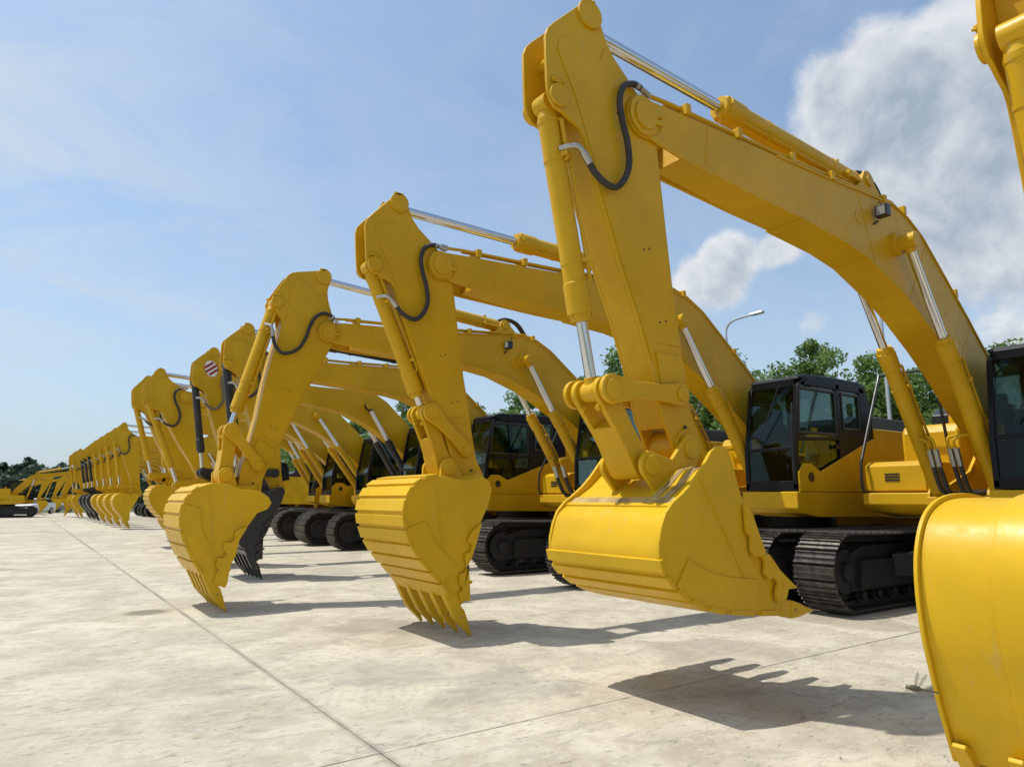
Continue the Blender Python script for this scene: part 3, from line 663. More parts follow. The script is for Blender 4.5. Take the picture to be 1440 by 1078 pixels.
def house(root, org, xc, yc, F, near, right_detail=False, sk=M_Y):
    zt = 1.70; bev = .02 if near else 0
    m = MB()
    # swing frame: left deck, right deck, centre
    m.prism([(xc-.06, 1.44), (xc+.02, 1.37), (xc+.5, 1.30), (xc+5.2, 1.22), (xc+5.2, zt), (xc-.06, zt)], yc-1.53, yc-.52)
    m.prism([(xc+.72, 1.50), (xc+.85, 1.40), (xc+1.6, 1.30), (xc+5.2, 1.22), (xc+5.2, zt-.02), (xc+.72, zt-.02)], yc+.52, yc+1.53)
    m.prism([(xc+.55, 1.32), (xc+5.1, 1.20), (xc+5.1, 1.62), (xc+.55, 1.62)], yc-.515, yc+.515)
    hs = m.build('swing_frame', sk, root, org, bevel=bev)
    # boom foot brackets and ram lugs
    for sy in (-1, 1):
        m = MB(); y = yc+sy*.30
        m.prism([(xc+.55, 1.6), (F[0]+.9, 1.6), (F[0]+.35, F[1]+.1)]+arc(F[0], F[1], .22, 20, 150, 6)+[(F[0]-.5, F[1]-.15), (xc+.75, 1.78)], y-.025, y+.025)
        m.build('boom_bracket', sk, hs, org, bevel=.008 if near else 0)
        m = MB(); y = yc+sy*.38
        m.prism(arc(xc+.72, 1.60, .15, 40, 200, 6)+[(xc+.6, 1.40), (xc+1.3, 1.40)], y-.13, y-.09); m.prism(arc(xc+.72, 1.60, .15, 40, 200, 6)+[(xc+.6, 1.40), (xc+1.3, 1.40)], y+.09, y+.13)
        m.build('ram_lug', sk, hs, org, bevel=.006 if near else 0)
    # yellow wedge panel under the cab door (left side)
    m = MB(); m.prism([(xc+.02, zt+.002), (xc+2.45, zt+.002), (xc+2.45, 2.62), (xc+2.32, 2.62), (xc+.62, 2.02), (xc+.38, 2.14), (xc+.16, 2.14), (xc+.02, 2.0)], yc-1.535, yc-1.506)
    wp = m.build('door_panel', sk, hs, org, bevel=bev*.4)
    m = MB(); m.cyly(xc+.34, 1.93, .075, yc-1.545, yc-1.530, 18); m.build('round_port', M_BLK, wp, org)
    # left rear body
    m = MB(); m.prism([(xc+2.46, zt), (xc+5.1, zt), (xc+5.1, 2.72), (xc+4.9, 2.82), (xc+2.46, 2.82)], yc-1.50, yc-.50)
    lb = m.build('side_body', sk, hs, org, bevel=bev)
    if near:
        m = MB(); 
        for k in range(6): m.box(xc+3.9, xc+4.7, yc-1.52, yc-1.498, 2.0+k*.09, 2.04+k*.09)
        m.build('louvre', M_BLK, lb, org)
    m = MB(); m.box(xc+2.55, xc+5.1, yc-.49, yc+.35, 1.63, 2.7); m.build('engine_bay', sk, hs, org, bevel=bev)
    m = MB(); m.prism([(xc+2.75, 2.72), (xc+5.0, 2.72), (xc+5.0, 3.0), (xc+4.75, 3.16), (xc+3.0, 3.16), (xc+2.75, 3.02)], yc-.95, yc+1.3)
    m.build('engine_hood', M_BLK, hs, org, bevel=bev*1.5)
    m = MB(); m.rod((xc+3.6, yc+.9, 3.2), (xc+3.6, yc+.9, 3.5), .06); m.build('exhaust_pipe', M_BLK, hs, org)
    # right side: tool box, tank
    m = MB(); m.prism([(xc+.80, 1.70), (xc+2.0, 1.70), (xc+2.0, 2.16), (xc+.92, 2.16), (xc+.80, 2.10)], yc+.60, yc+1.51)
    tb = m.build('tool_box', sk, hs, org, bevel=.03 if near else 0)
    m = MB(); m.prism([(xc+1.96, 1.70), (xc+2.95, 1.70), (xc+2.95, 2.80), (xc+2.06, 2.80), (xc+1.96, 2.66)], yc+.56, yc+1.46)
    m.build('fuel_tank', sk, hs, org, bevel=.06 if near else 0)
    m = MB(); m.box(xc+2.96, xc+5.1, yc+.40, yc+1.50, 1.70, 2.70); m.build('side_body', sk, hs, org, bevel=bev)
    m = MB(); m.cyly(0, 0, .05, 0, .1, 12)
    m = MB(); m.rod((xc+2.4, yc+.8, 2.79), (xc+2.4, yc+.8, 2.95), .07); m.build('filler_cap', sk, hs, org)
    if near:
        m = MB()
        for k in range(3): m.box(xc+.790, xc+.803, yc+.98, yc+1.2, 1.86+k*.045, 1.885+k*.045)
        m.build('vent', M_BLK, tb, org)
        m = MB(); m.tube(smooth_path([(xc+.95, yc+1.50, 1.70), (xc+.70, yc+1.50, 1.72), (xc+.69, yc+1.50, 2.1), (xc+.80, yc+1.50, 2.35), (xc+1.45, yc+1.50, 3.55), (xc+1.5, yc+1.46, 3.62), (xc+1.5, yc+.72, 3.62), (xc+1.52, yc+.66, 3.58), (xc+1.65, yc+.64, 2.75), (xc+1.8, yc+.64, 2.1)], 4), .024, 10)
        m.build('handrail', M_BLK, hs, org)
        m = MB(); m.box(xc+2.96, xc+2.99, yc+.6, yc+1.4, 2.75, 2.85); m.build('hood_lip', M_BLK, hs, org)
    # counterweight
    m = MB(); pl = []
    for k in range(13):
        a = R(-90+180*k/12); pl.append((xc+5.25+.75*math.cos(a), yc+1.52*math.sin(a)))
    n = len(pl); vs = [(x, y, .92) for x, y in pl]+[(x, y, 2.70) for x, y in pl]
    m._add(vs, [tuple(range(n-1, -1, -1)), tuple(range(n, 2*n))]+[(i, (i+1) % n, (i+1) % n+n, i+n) for i in range(n)])
    m.build('counterweight', sk, hs, org, bevel=bev)
    # slew ring
    m = MB(); xs = xc+2.2
    nn = 28; vs = [(xs+.72*math.cos(2*math.pi*k/nn), yc+.72*math.sin(2*math.pi*k/nn), z) for z in (.95, 1.32) for k in range(nn)]
    m._add(vs, [tuple(range(nn-1, -1, -1)), tuple(range(nn, 2*nn))]+[(k, (k+1) % nn, (k+1) % nn+nn, k+nn) for k in range(nn)])
    m.build('slew_ring', M_TRKD, root, org)
    m = MB(); m.prism([(xs-1.3, .52), (xs+1.3, .52), (xs+1.1, 1.08), (xs-1.1, 1.08)], yc-.75, yc+.75)
    for sy in (-1, 1):
        for sx in (-1, 1):
            m.obox((xs+sx*1.0, yc+sy*.85, .66), (.42*sx, .42*sy, -.05), (-.16*sy, .16*sx, 0), (0, 0, .17))
    m.build('car_body', M_TRKD, root, org, bevel=.02 if near else 0)
    cab(root, org, xc, yc, near)
    if near:
        for k, (yy, xx) in enumerate(((-.16, 0), (-.06, .06), (.10, .0), (.20, .05))):
            m = MB(); m.tube(smooth_path([(xc+.05+xx, yc+yy, 2.20), (xc+.12+xx, yc+yy, 2.0), (xc+.30+xx, yc+yy, 1.70), (xc+.55+xx, yc+yy*.8, 1.66), (xc+1.2, yc+yy*.8, 1.70)], 5), .030, 10)
            h = m.build('hydraulic_hose', M_RUB, hs, org)
            m = MB(); m.rod((xc+.03+xx, yc+yy, 2.26), (xc+.11+xx, yc+yy, 2.03), .036, 10); m.build('hose_fitting', M_STL, h, org)
            m = MB(); m.tube(smooth_path([(xc+.03+xx, yc+yy, 2.25), (xc-.02+xx, yc+yy, 2.36), (xc+.02+xx, yc+yy*1.6, 2.42), (xc+.28, yc+(-.38 if yy < 0 else .38), 2.44)], 5), .020, 8); m.build('steel_pipe', sk, h, org)

def excavator(spec):
    yc = spec['y']; near = spec.get('near', False); Pp, Fp, H = spec['P'], spec['F'], spec['H']
    xc = Fp[0]-spec.get('cabback', 2.0); x0 = spec.get('x0', xc+1.6)
    org = (x0, yc, 0)
    root = empty('excavator', org, spec['label'], 'excavator', 'excavators parked in a long row')
    cm = spec.get('cylmat', M_Y); bk = spec.get('buckmat', M_Y2)
    bev = .010 if near else 0
    fb = sim(BOOM_P, BOOM_F, Pp, Fp); fa = sim(ARM_P, ARM_H, Pp, H)
    s = fb.s
    # ---- boom
    bw = .22
    top = [fb(p) for p in BOOM_TOP]; bot = [fb(p) for p in BOOM_BOT]
    P_, F_ = fb(BOOM_P), fb(BOOM_F)
    pang = math.degrees(math.atan2(BOOM_TOP[0][1]-BOOM_P[1], BOOM_TOP[0][0]-BOOM_P[0]))
    nose = [fb(q) for q in arc(4.35, 5.05, .205, 285, 70, 10)]
    m = MB()
    fork = [fb(q) for q in [(5.05, 5.22), (4.9, 4.82)]]
    m.prism([fork[0]]+top[2:]+bot[:-2]+[fork[1]], yc-bw+.025, yc+bw-.025)
    boom = m.build('boom', M_Y, root, org, bevel=bev)
    for sy in (-1, 1):
        m = MB(); y = yc+sy*bw
        m.prism(top+bot+nose, min(y, y-sy*.03), max(y, y-sy*.03))
        sp = m.build('boom_side', M_Y, boom, org, bevel=.006 if near else 0)
        m = MB(); m.cyly(P_[0], P_[1], .19*s, y+(.002 if sy > 0 else -.022), y+(.022 if sy > 0 else -.002), 26); m.cyly(P_[0], P_[1], .135*s, y+(.02 if sy > 0 else -.045), y+(.045 if sy > 0 else -.02), 24)
        if near:
            m.obox((P_[0]+.17*s, y+sy*.034, P_[1]-.03), (.05, 0, 0), (0, .012, 0), (0, 0, .025)); m.rod((P_[0]+.19*s, y+sy*.02, P_[1]+.03), (P_[0]+.19*s, y+sy*.055, P_[1]+.03), .016, 8); m.rod((P_[0]+.19*s, y+sy*.02, P_[1]-.09), (P_[0]+.19*s, y+sy*.055, P_[1]-.09), .016, 8)
        m.build('boom_pin', M_Y, boom, org, bevel=.006 if near else 0)
    if near:
        for (ta, tb) in (((5.25, 5.24), (5.20, 4.82)), ((8.05, 5.31), (8.35, 4.46)), ((9.75, 4.98), (9.15, 4.12)), ((10.9, 4.0), (10.35, 3.36))):
            a_, b_ = Vector(fb(ta)), Vector(fb(tb)); d_ = (b_-a_).normalized(); q_ = Vector((-d_.y, d_.x))*.009
            for sy in (-1, 1):
                m = MB(); y = yc+sy*bw; m.prism([tuple(a_+q_), tuple(b_+q_), tuple(b_-q_), tuple(a_-q_)], min(y, y+sy*.005), max(y, y+sy*.005)); m.build('weld_seam', M_Y, boom, org)
        for (bx, bz, br) in ((8.05, 4.98, .09), (9.35, 4.62, .035), (10.15, 4.1, .03)):
            q = fb((bx, bz)); m = MB(); m.cyly(q[0], q[1], br, yc-bw-.006, yc-bw+.002, 24); m.build('welded_disc', M_Y, boom, org)
    # flanges along the top and the belly
    def flange(line, name, t):
        m = MB()
        for a, b in zip(line[:-1], line[1:]):
            a, b = Vector(a), Vector(b); d = (b-a).normalized(); nn = Vector((-d.y, d.x))
            m.prism([tuple(a+nn*t), tuple(b+nn*t), tuple(b-nn*t), tuple(a-nn*t)], yc-bw-.018, yc+bw+.018)
        return m.build(name, M_Y, boom, org)
    if near:
        flange(top[3:], 'boom_flange', .011); flange(bot[3:-3], 'boom_flange', .011)
    # ram bracket on the boom back
    G = fb((8.50, 5.60)); BC = fb((8.87, 4.80))
    m = MB()
    for yy in (-.15, .11): m.prism([fb(q) for q in [(8.10, 5.33), (8.35, 5.6)]]+[fb(q) for q in arc(8.50, 5.60, .14, 120, 0, 6)]+[fb((8.9, 5.35))], yc+yy, yc+yy+.04)
    m.cyly(G[0], G[1], .075, yc-.18, yc+.18, 16)
    m.build('ram_bracket', M_Y, boom, org, bevel=bev*.6)
    m = MB(); m.cyly(BC[0], BC[1], .10*s, yc-.50, yc+.50, 22); m.cyly(BC[0], BC[1], .15*s, yc-.30, yc+.30, 22)
    m.build('ram_pin', M_Y, boom, org, bevel=.008 if near else 0)
    # pipes
    if near:
        for k, off in enumerate((.085, .045)):
            yy = yc-.17+k*.06
            line = [fb((4.42, 5.22+.10)), fb((4.74, 5.25+.09)), fb((6.4, 5.28+.07)), fb((8.3, 5.34+.07)), fb((8.98, 5.37+.06)), fb((9.35, 5.27+.05)), fb((9.75, 5.04+.06)), fb((10.85, 4.14+.07)), fb((11.4, 3.65+.06))]
            if k: line = line[1:]
            pts = [(x_, yy, z_) for x_, z_ in line]
            m = MB(); m.tube(pts, .022, 8); m.build('boom_pipe', M_Y, boom, org)
        for fr in (4.95, 5.75, 6.7, 7.5, 8.7, 9.2, 10.5):
            if fr < 8.9: z_ = 5.27+.015*(fr-4.95)
            elif fr < 9.6: z_ = 5.30
            else: z_ = 4.39
            q = fb((fr, z_+.05)); m = MB(); m.box(q[0]-.035, q[0]+.035, yc-bw-.03, yc-.02, q[1]-.055, q[1]+.055)
            m.build('pipe_clamp', M_Y, boom, org, bevel=.006)
        q = fb((4.42, 5.32)); m = MB(); m.rod((q[0]-.05, yc-.17, q[1]+.01), (q[0]+.05, yc-.17, q[1]), .042, 6); m.build('pipe_union', M_STL, boom, org)
        # work light on the flank
        q = fb((8.40, 5.11)); yl = yc-bw-.09
        m = MB(); m.box(q[0]-.03, q[0]+.075, yl-.09, yl+.055, q[1]-.075, q[1]+.075)
        m.rod((q[0]+.03, yl+.05, q[1]-.1), (q[0]-.02, yc-bw, q[1]-.15), .014, 8)
        wl = m.build('work_light', M_BLK, boom, org, bevel=.015)
        m = MB(); m.box(q[0]-.037, q[0]-.028, yl-.07, yl+.035, q[1]-.055, q[1]+.055); m.build('lamp_lens', M_LENS, wl, org)
        m = MB(); m.tube(smooth_path([(q[0]+.05, yl, q[1]+.03), (q[0]+.12, yl+.03, q[1]+.10), (q[0]+.16, yc-bw-.01, q[1]+.20)], 4), .007, 6); m.build('lamp_cable', M_BLK, wl, org)
        # hoses looping over the knee
        for yy in (.0, .07):
            m = MB(); m.tube(smooth_path([(*[fb((8.25, 5.62))[0]], yc+yy, fb((8.25, 5.66))[1]), (fb((8.6, 5.7))[0], yc+yy, fb((8.6, 5.80))[1]), (fb((8.95, 5.6))[0], yc+yy, fb((8.95, 5.72))[1]), (fb((9.2, 5.4))[0], yc+yy, fb((9.25, 5.42))[1])], 6), .028, 8)
            m.build('hydraulic_hose', M_RUB, boom, org)
        m = MB(); q = fb((8.05, 5.68)); m.box(q[0]-.05, q[0]+.05, yc-.06, yc+.06, q[1]-.05, q[1]+.07); m.rod((q[0], yc, q[1]), (q[0], yc, q[1]+.14), .03, 8); m.build('ram_port', M_Y, boom, org, bevel=.01)
    # ---- arm
    core = [fa(p) for p in ARM_CORE]; sideo = [fa(p) for p in ARM_SIDE]
    aw = .175*min(1.0, fa.s*1.03)
    m = MB(); m.prism(core, yc-aw+.033, yc+aw-.033); 
    arm = m.build('arm', M_Y, root, org, bevel=bev)
    T, C, A, Bp = fa(PIN_T), fa(PIN_C), fa(PIN_A), fa(PIN_B)
    if 'B' in spec: Bp = spec['B']
    for sy in (-1, 1):
        m = MB(); y = yc+sy*aw; m.prism(sideo, min(y, y-sy*.035), max(y, y-sy*.035))
        pl = m.build('arm_side', M_Y, arm, org, bevel=.008 if near else 0)
        if near:
            m = MB(); dd = [fa(q) for q in ARM_DOUBLER]; y2 = y+sy*.010; m.prism(dd, min(y, y2), max(y, y2)); m.build('doubler_plate', M_Y, pl, org, bevel=.004)
            m = MB(); dd = [fa(q) for q in [(4.44, 2.86), (4.775, 2.86), (4.80, 2.62), (4.50, 2.56)]]; y2 = y+sy*.016; m.prism(dd, min(y, y2), max(y, y2)); m.build('doubler_plate', M_Y, pl, org, bevel=.004)
            for (hx, hz) in ((4.06, 5.0), (4.70, 2.72), (4.78, 2.22)):
                q = fa((hx, hz)); m = MB(); m.cyly(q[0], q[1], .018, y+sy*.012-.003, y+sy*.012+.006, 12); m.build('bolt_hole', M_BLK, pl, org)
            for (hx, hz) in ((4.33, 3.78), (4.40, 3.80), (4.50, 3.14), (4.58, 3.16)):
                q = fa((hx, hz)); m = MB(); m.cyly(q[0], q[1], .010, y+sy*.010-.003, y+sy*.010+.006, 8); m.build('bolt_hole', M_BLK, pl, org)
    for c_, r_ in ((T, .135), (C, .10)):
        for sy in (-1, 1):
            m = MB(); y = yc+sy*aw; m.cyly(c_[0], c_[1], r_*fa.s, y+(.0 if sy > 0 else -.03), y+(.03 if sy > 0 else -.0), 24)
            if near: m.obox((c_[0]-.02, y+sy*.018, c_[1]+.12*fa.s), (.06, 0, .0), (0, .012, 0), (0, 0, .018)); m.rod((c_[0]-.06, y, c_[1]+.12*fa.s), (c_[0]-.06, y+sy*.045, c_[1]+.12*fa.s), .014, 8); m.rod((c_[0]+.03, y, c_[1]+.12*fa.s), (c_[0]+.03, y+sy*.045, c_[1]+.12*fa.s), .014, 8)
            m.build('arm_pin', M_Y, arm, org, bevel=.006 if near else 0)
    m = MB(); q = fa((3.45, 5.38)); m.cyly(q[0], q[1], .05, yc-aw+.03, yc+aw-.03, 14); m.build('arm_boss', M_Y, arm, org)
    m = MB(); m.cyly(A[0], A[1], .10*fa.s, yc-aw-.02, yc+aw+.02, 20); m.build('arm_boss', M_Y, arm, org, bevel=bev)
    m = MB(); q = H; m.cyly(q[0], q[1], .15*fa.s, yc-aw-.02, yc+aw+.02, 22)
    m.build('arm_boss', M_Y, arm, org, bevel=bev)
    # hose from boom to bucket ram
    if spec.get('hose', True):
        pts = [fa(q) for q in HOSE]; n = len(pts); yb = yc-aw-.05
        path = []
        for i, q in enumerate(pts):
            yy = yb-.03*math.sin(math.pi*i/(n-1))
            if i == n-1: yy = yc-.10
            path.append((q[0], yy, q[1]))
        path = smooth_path(path, 5); rr = .029 if near else .033
        m = MB(); m.tube(path[5:-11], rr, 12); hz_ = m.build('arm_hose', spec.get('hosemat', M_RUB), arm, org)
        m = MB(); m.tube(path[:7], rr*.9, 10); m.tube([path[6], path[8]], rr*1.12, 10); m.build('hose_fitting', M_STL, hz_, org); m = MB(); m.tube(path[-12:], rr*.8, 10); m.tube([path[-13], path[-9]], rr*1.12, 10)
        m.build('hose_fitting', M_STL, hz_, org)
    if spec.get('stripes'):
        q = fa((3.72, 5.36)); y = yc-aw-.010
        m = MB(); m.prism([(q[0]+.15*math.cos(t)-.03*math.sin(t), q[1]+.20*math.sin(t)) for t in (2*math.pi*k/20 for k in range(20))], y-.004, y); pl = m.build('warning_disc', M_WHT, arm, org)
        for k in (-.10, -.0, .10):
            m = MB(); ca, sa = math.cos(R(38)), math.sin(R(38)); hl = math.sqrt(.165**2-k*k)-.008
            m.prism([(q[0]+u*ca-v*sa, q[1]+u*sa+v*ca) for u, v in ((-hl, k-.03), (hl, k-.03), (hl, k+.03), (-hl, k+.03))], y-.008, y-.005)
            m.build('red_stripe', M_RED, pl, org)
        q = fa((4.35, 3.75)); m = MB(); m.cyly(q[0], q[1], .1, y-.004, y, 6); m.cyly(q[0]+.05, q[1]+.1, .05, y-.004, y, 5); m.build('orange_mark', M_ORG, arm, org)
    # ---- bucket
    B = spec['bucket']
    K2 = spec['K']
    fk = sim(B['H'], B['K'], H, K2) if not spec.get('bucket_id') else sim(B['H'], B['K'], B['H'], B['K'])
    Hh, Kk = bucket(root, org, B, fk, yc, bk, near, 5, spec.get('ribmode', True))
    # ---- links
    rk = cm if cm is M_BLK else M_Y
    for sy in (-1, 1):
        m = MB(); y = yc+sy*(aw+.055)
        a_, b_ = Vector(A), Vector(Bp); d = (b_-a_).normalized(); q_ = Vector((-d.y, d.x)); L = (b_-a_).length
        cap = capsule(A, Bp, .10*fa.s, .125*fa.s, 8); 
        w1 = [tuple(a_+d*L*.3-q_*.075), tuple(a_+d*L*.7-q_*.08)]; w2 = [tuple(a_+d*L*.7+q_*.08), tuple(a_+d*L*.3+q_*.075)]
        half = len(cap)//2
        m.prism(cap[:half]+w1+cap[half:]+w2, y-.025, y+.025)
        m.cyly(A[0], A[1], .065, y+(.02 if sy > 0 else -.045), y+(.045 if sy > 0 else -.02), 20); m.cyly(Bp[0], Bp[1], .085, y+(.02 if sy > 0 else -.04), y+(.04 if sy > 0 else -.02), 20)
        m.build('rocker_link', rk, root, org, bevel=.010 if near else 0)
    a_, b_ = Vector(Kk), Vector(Bp); d = (b_-a_).normalized(); L = (b_-a_).length; q_ = Vector((-d.y, d.x))
    m = MB(); lw = aw-.015
    body = [tuple(a_+d*.02+q_*.10), tuple(a_+d*.02-q_*.10), tuple(a_+d*(L-.30)-q_*.095), tuple(a_+d*(L-.30)+q_*.095)]
    m.prism(body, yc-lw, yc+lw)
    m.prism(capsule(Kk, tuple(a_+d*.2), .115, .1), yc-lw-.004, yc+lw+.004)
    for sy in (-1, 1):
        y = yc+sy*(lw-.026); m.prism(capsule(tuple(a_+d*(L-.32)), Bp, .095, .115), y-.030, y+.030)
    m.build('bucket_link', rk, root, org, bevel=.012 if near else 0)
    if near:
        for sy in (-.1, .1):
            m = MB(); c_ = Vector((Bp[0], yc+sy, Bp[1]))-d.to_3d().xzy*.10; qn = Vector((q_.x, 0, q_.y))
            m.rod(c_+qn*.08, c_+qn*.125, .028, 10); m.build('link_bolt', M_Y, root, org)
    # ---- rams
    rb = .10*s**.5
    cylinder(root, org, 'bucket_ram', C, Bp, .095*fa.s, .048, spec.get('bext', .22), cm, yc, near, 1, .004 if near else 0)
    cylinder(root, org, 'arm_ram', G, T, .125*s**.5, .062, .42, spec.get('armcyl', M_Y), yc, near, 1, .004 if near else 0)
    lug = (xc+.72, 1.60)
    for sy in (-1, 1):
        cylinder(root, org, 'boom_ram', lug, BC, .105*s**.5, .055, .36, spec.get('boomcyl', M_Y), yc+sy*.38, near, -1, .004 if near else 0)
    # ---- body
    house(root, org, xc, yc, F_, near)
    tw = .6
    for sy in (-1, 1):
        track(root, org, spec.get('tx', xc-1.15), spec.get('tx', xc-1.15)+spec.get('tl', 4.9), yc+sy*1.33, tw, near, -sy)
    return root

M_HG = principled('hose_grey', (.16, .13, .09), .6, var=.2, vscale=20)
BUCKET_SMOOTH = dict(H=(5.93, 1.38), K=(5.52, 1.60),
    wrap=[(5.80, 1.50), (5.4, 1.56), (5.05, 1.60), (4.79, 1.595), (4.61, 1.565), (4.46, 1.50), (4.36, 1.40), (4.29, 1.25), (4.27, 1.06), (4.29, .85), (4.345, .64), (4.42, .40), (4.53, .13)],
    side=[(4.66, .10), (4.85, .38), (5.2, .72), (5.6, 1.05), (5.92, 1.22), (6.02, 1.36), (5.93, 1.48)],
    cutter=[(5.1, .64), (4.98, .66), (4.93, .60), (4.98, .54), (4.90, .48), (4.82, .5), (4.76, .42), (4.80, .36), (4.74, .30), (4.66, .32), (4.60, .24), (4.58, .16), (4.72, .14), (4.74, .24), (4.92, .42), (4.98, .40), (5.02, .52)],
    tip=(4.74, -.0), root=(4.55, .14), ribs=(0, 0), seam=((4.9, 1.4), (4.75, .3)), w=.60)
specs = [
 dict(y=1.40, near=True, P=(5.93, 4.50), H=(5.93, 1.38), K=(5.52, 1.60), F=(12.6, 1.95), B=(5.45, 2.3), bucket=BUCKET_SMOOTH, bucket_id=True, band=True, label='nearest yellow excavator, cut by the right edge, only its arm and smooth bucket in frame', ribmode='none'),
 dict(y=4.30, near=True, P=(4.35, 5.05), H=(4.80, 2.06), K=(4.27, 1.87), F=(12.15, 2.15), B=(3.86, 2.48), bucket=BUCKET_WIDE, bucket_id=True, label='tallest yellow excavator, its wide bucket curled flat and held off the concrete', bext=.24),
 dict(y=7.82, near=True, P=(4.22, 4.60), H=(4.76, 1.80), K=(4.37, 1.97), F=(11.88, 2.0), B=(4.12, 2.66), bucket=BUCKET_DIG, bucket_id=True, label='yellow excavator standing its ribbed bucket on its teeth, second tallest arm in the picture', ribmode='facet', bext=.12),
 dict(y=11.30, near=True, P=(4.00, 4.37), H=(2.86, 1.68), K=(2.52, 1.93), F=(11.09, 2.09), B=(2.56, 2.62), bucket=BUCKET_UP, bucket_id=True, label='yellow excavator whose arm leans back, ribbed bucket left of the black one', ribmode='facet', bext=.14),
 dict(y=15.1, near=True, P=(4.16, 4.42), H=(4.45, 1.72), K=(4.08, 1.90), F=(10.8, 2.0), bucket=BUCKET_DIG, label='yellow excavator with a black bucket touching down behind the ribbed yellow bucket', cylmat=M_BLK, armcyl=M_BLK, buckmat=M_BLK, tl=4.4, tx=9.0),
 dict(y=18.2, P=(4.12, 4.46), H=(4.40, 1.80), K=(4.03, 1.98), F=(10.15, 1.9), cabback=1.55, bucket=BUCKET_DIG, label='yellow excavator with black rams and a red and white striped disc on its arm', cylmat=M_BLK, boomcyl=M_BLK, stripes=True, hosemat=M_HG, tl=4.4, tx=8.7),
 dict(y=22.3, P=(3.75, 4.55), H=(4.72, 1.72), K=(4.38, 1.86), F=(10.45, 1.9), cabback=1.45, bucket=BUCKET_DIG, label='yellow excavator right behind the one with the striped disc, steel rod bare above its arm', ribmode='facet'),
 dict(y=25.7, P=(3.77, 4.79), H=(4.42, 1.98), K=(4.09, 2.12), F=(10.7, 2.0), cabback=1.6, bucket=BUCKET_DIG, label='yellow excavator left of the gap in the row, narrow bucket held just above the ground', ribmode='facet'),
]
roots = [excavator(s_) for s_ in specs]

# ------------------------------------------------------------------ the far part of the row
base_spec = dict(y=41.9, P=(4.74, 4.67), H=(5.12, 1.80), K=(4.74, 1.97), F=(12.2, 2.0), bucket=BUCKET_DIG, label='first yellow excavator beyond the gap in the row, black hose looping on its arm')
fy = excavator(base_spec); fb_spec = dict(base_spec, y=56.0, cylmat=M_BLK, buckmat=M_BLK, label='far yellow excavator with a black bucket, nearest of the three black buckets')
def shift(src, x, y, label):
    c = copy_tree(src, label); c.location = (src.location.x+x, y, 0); return c
shift(fy, .1, 29.4, 'yellow excavator hidden but for its cab behind the last arms before the gap')
bpy.context.view_layer.update()
COL.objects[-1]
hid1 = [o for o in COL.objects if o.get('label', '').startswith('yellow excavator hidden')][0]; hid1.location.x = fy.location.x+.3
hid2 = shift(fy, .9, 33.0, 'yellow excavator set back before the gap, mostly covered by nearer arms')
shift(fy, -.05, 45.4, 'second yellow excavator beyond the gap in the row')
shift(fy, -.1, 48.9, 'third yellow excavator beyond the gap in the row')
shift(fy, -.15, 52.4, 'fourth yellow excavator beyond the gap, last before the three black buckets')
fk = excavator(fb_spec)
fk.location.x -= .2
shift(fk, -.0, 59.5, 'far yellow excavator with a black bucket, middle one of the three')
shift(fk, -.0, 63.0, 'far yellow excavator with a black bucket, farthest of the three')
shift(fy, -.5, 66.5, 'yellow excavator just beyond the three black buckets')
shift(fy, -.6, 70.0, 'last yellow excavator at the far end of the row')

# machines across the yard, facing the other way
lo = excavator(dict(y=72.4, P=(7.4, 4.5), H=(7.95, 1.85), K=(7.56, 2.02), F=(12.3, 1.75), bucket=BUCKET_DIG, tl=4.3, tx=9.9, label='yellow excavator at the left edge seen side on, boom reaching right'))
XO = lo.location.x
def across(c, xp, y, sc_, label):
    c['label'] = label; c.location = (xp+(7.4-XO)*sc_, y, 0); c.rotation_euler = (0, 0, math.pi); c.scale = (sc_, sc_, sc_); return c
across(copy_tree(lo), 1.75, 81.0, .72, 'smaller looking yellow excavator behind the side-on one, bucket beside the white car')
across(copy_tree(lo), 3.35, 92.0, .80, 'farthest yellow excavator facing right, bucket down by the end of the row')
across(lo, 3.46, 72.4, .85, 'yellow excavator at the left edge seen side on, boom reaching right')

# ------------------------------------------------------------------ cars far behind
M_CARW = principled('car_white', (.72, .73, .74), .25, coat=.5)
M_CARG = principled('car_grey', (.30, .32, .35), .25, coat=.5)
M_CARWIN = principled('car_window', (.02, .025, .03), .1)
def car(x, y, rz, mat, label):
    r = empty('parked_car', (x, y, 0), label, 'car'); r.rotation_euler = (0, 0, rz)
    m = MB(); m.prism([(-2.2, .35), (-2.25, .75), (-2.1, .95), (-1.0, 1.05), (-.55, 1.15), (1.5, 1.15), (2.1, 1.05), (2.2, .8), (2.2, .35)], -.86, .86); b = m.build('body', mat, r, bevel=.06)
    m = MB(); m.prism([(-1.0, 1.05), (-.35, 1.5), (1.1, 1.52), (1.75, 1.12)], -.74, .74); m.build('cabin', M_CARWIN, r, bevel=.04)
    m = MB(); m.prism([(-.4, 1.50), (-.3, 1.56), (1.05, 1.58), (1.2, 1.50)], -.72, .72); m.build('roof', mat, r, bevel=.02)
    for sx in (-1.35, 1.4):
        for sy in (-.8, .8):
            m = MB(); m.cyly(sx, .33, .33, sy-.1, sy+.1, 18); wb = m.build('wheel', M_RUB, r)
            m = MB(); m.cyly(sx, .33, .19, sy-.11, sy+.11, 12); m.build('rim', M_STL, wb)
    for sy in (-.6, .6):
        m = MB(); m.box(-2.24, -2.15, sy-.16, sy+.16, .72, .86); m.build('headlight', M_LENS, r)
car(1.35, 86.5, R(60), M_CARW, 'white car parked behind the side-on excavator at the left')
car(5.2, 95.5, R(40), M_CARG, 'grey car showing between the far excavator buckets')

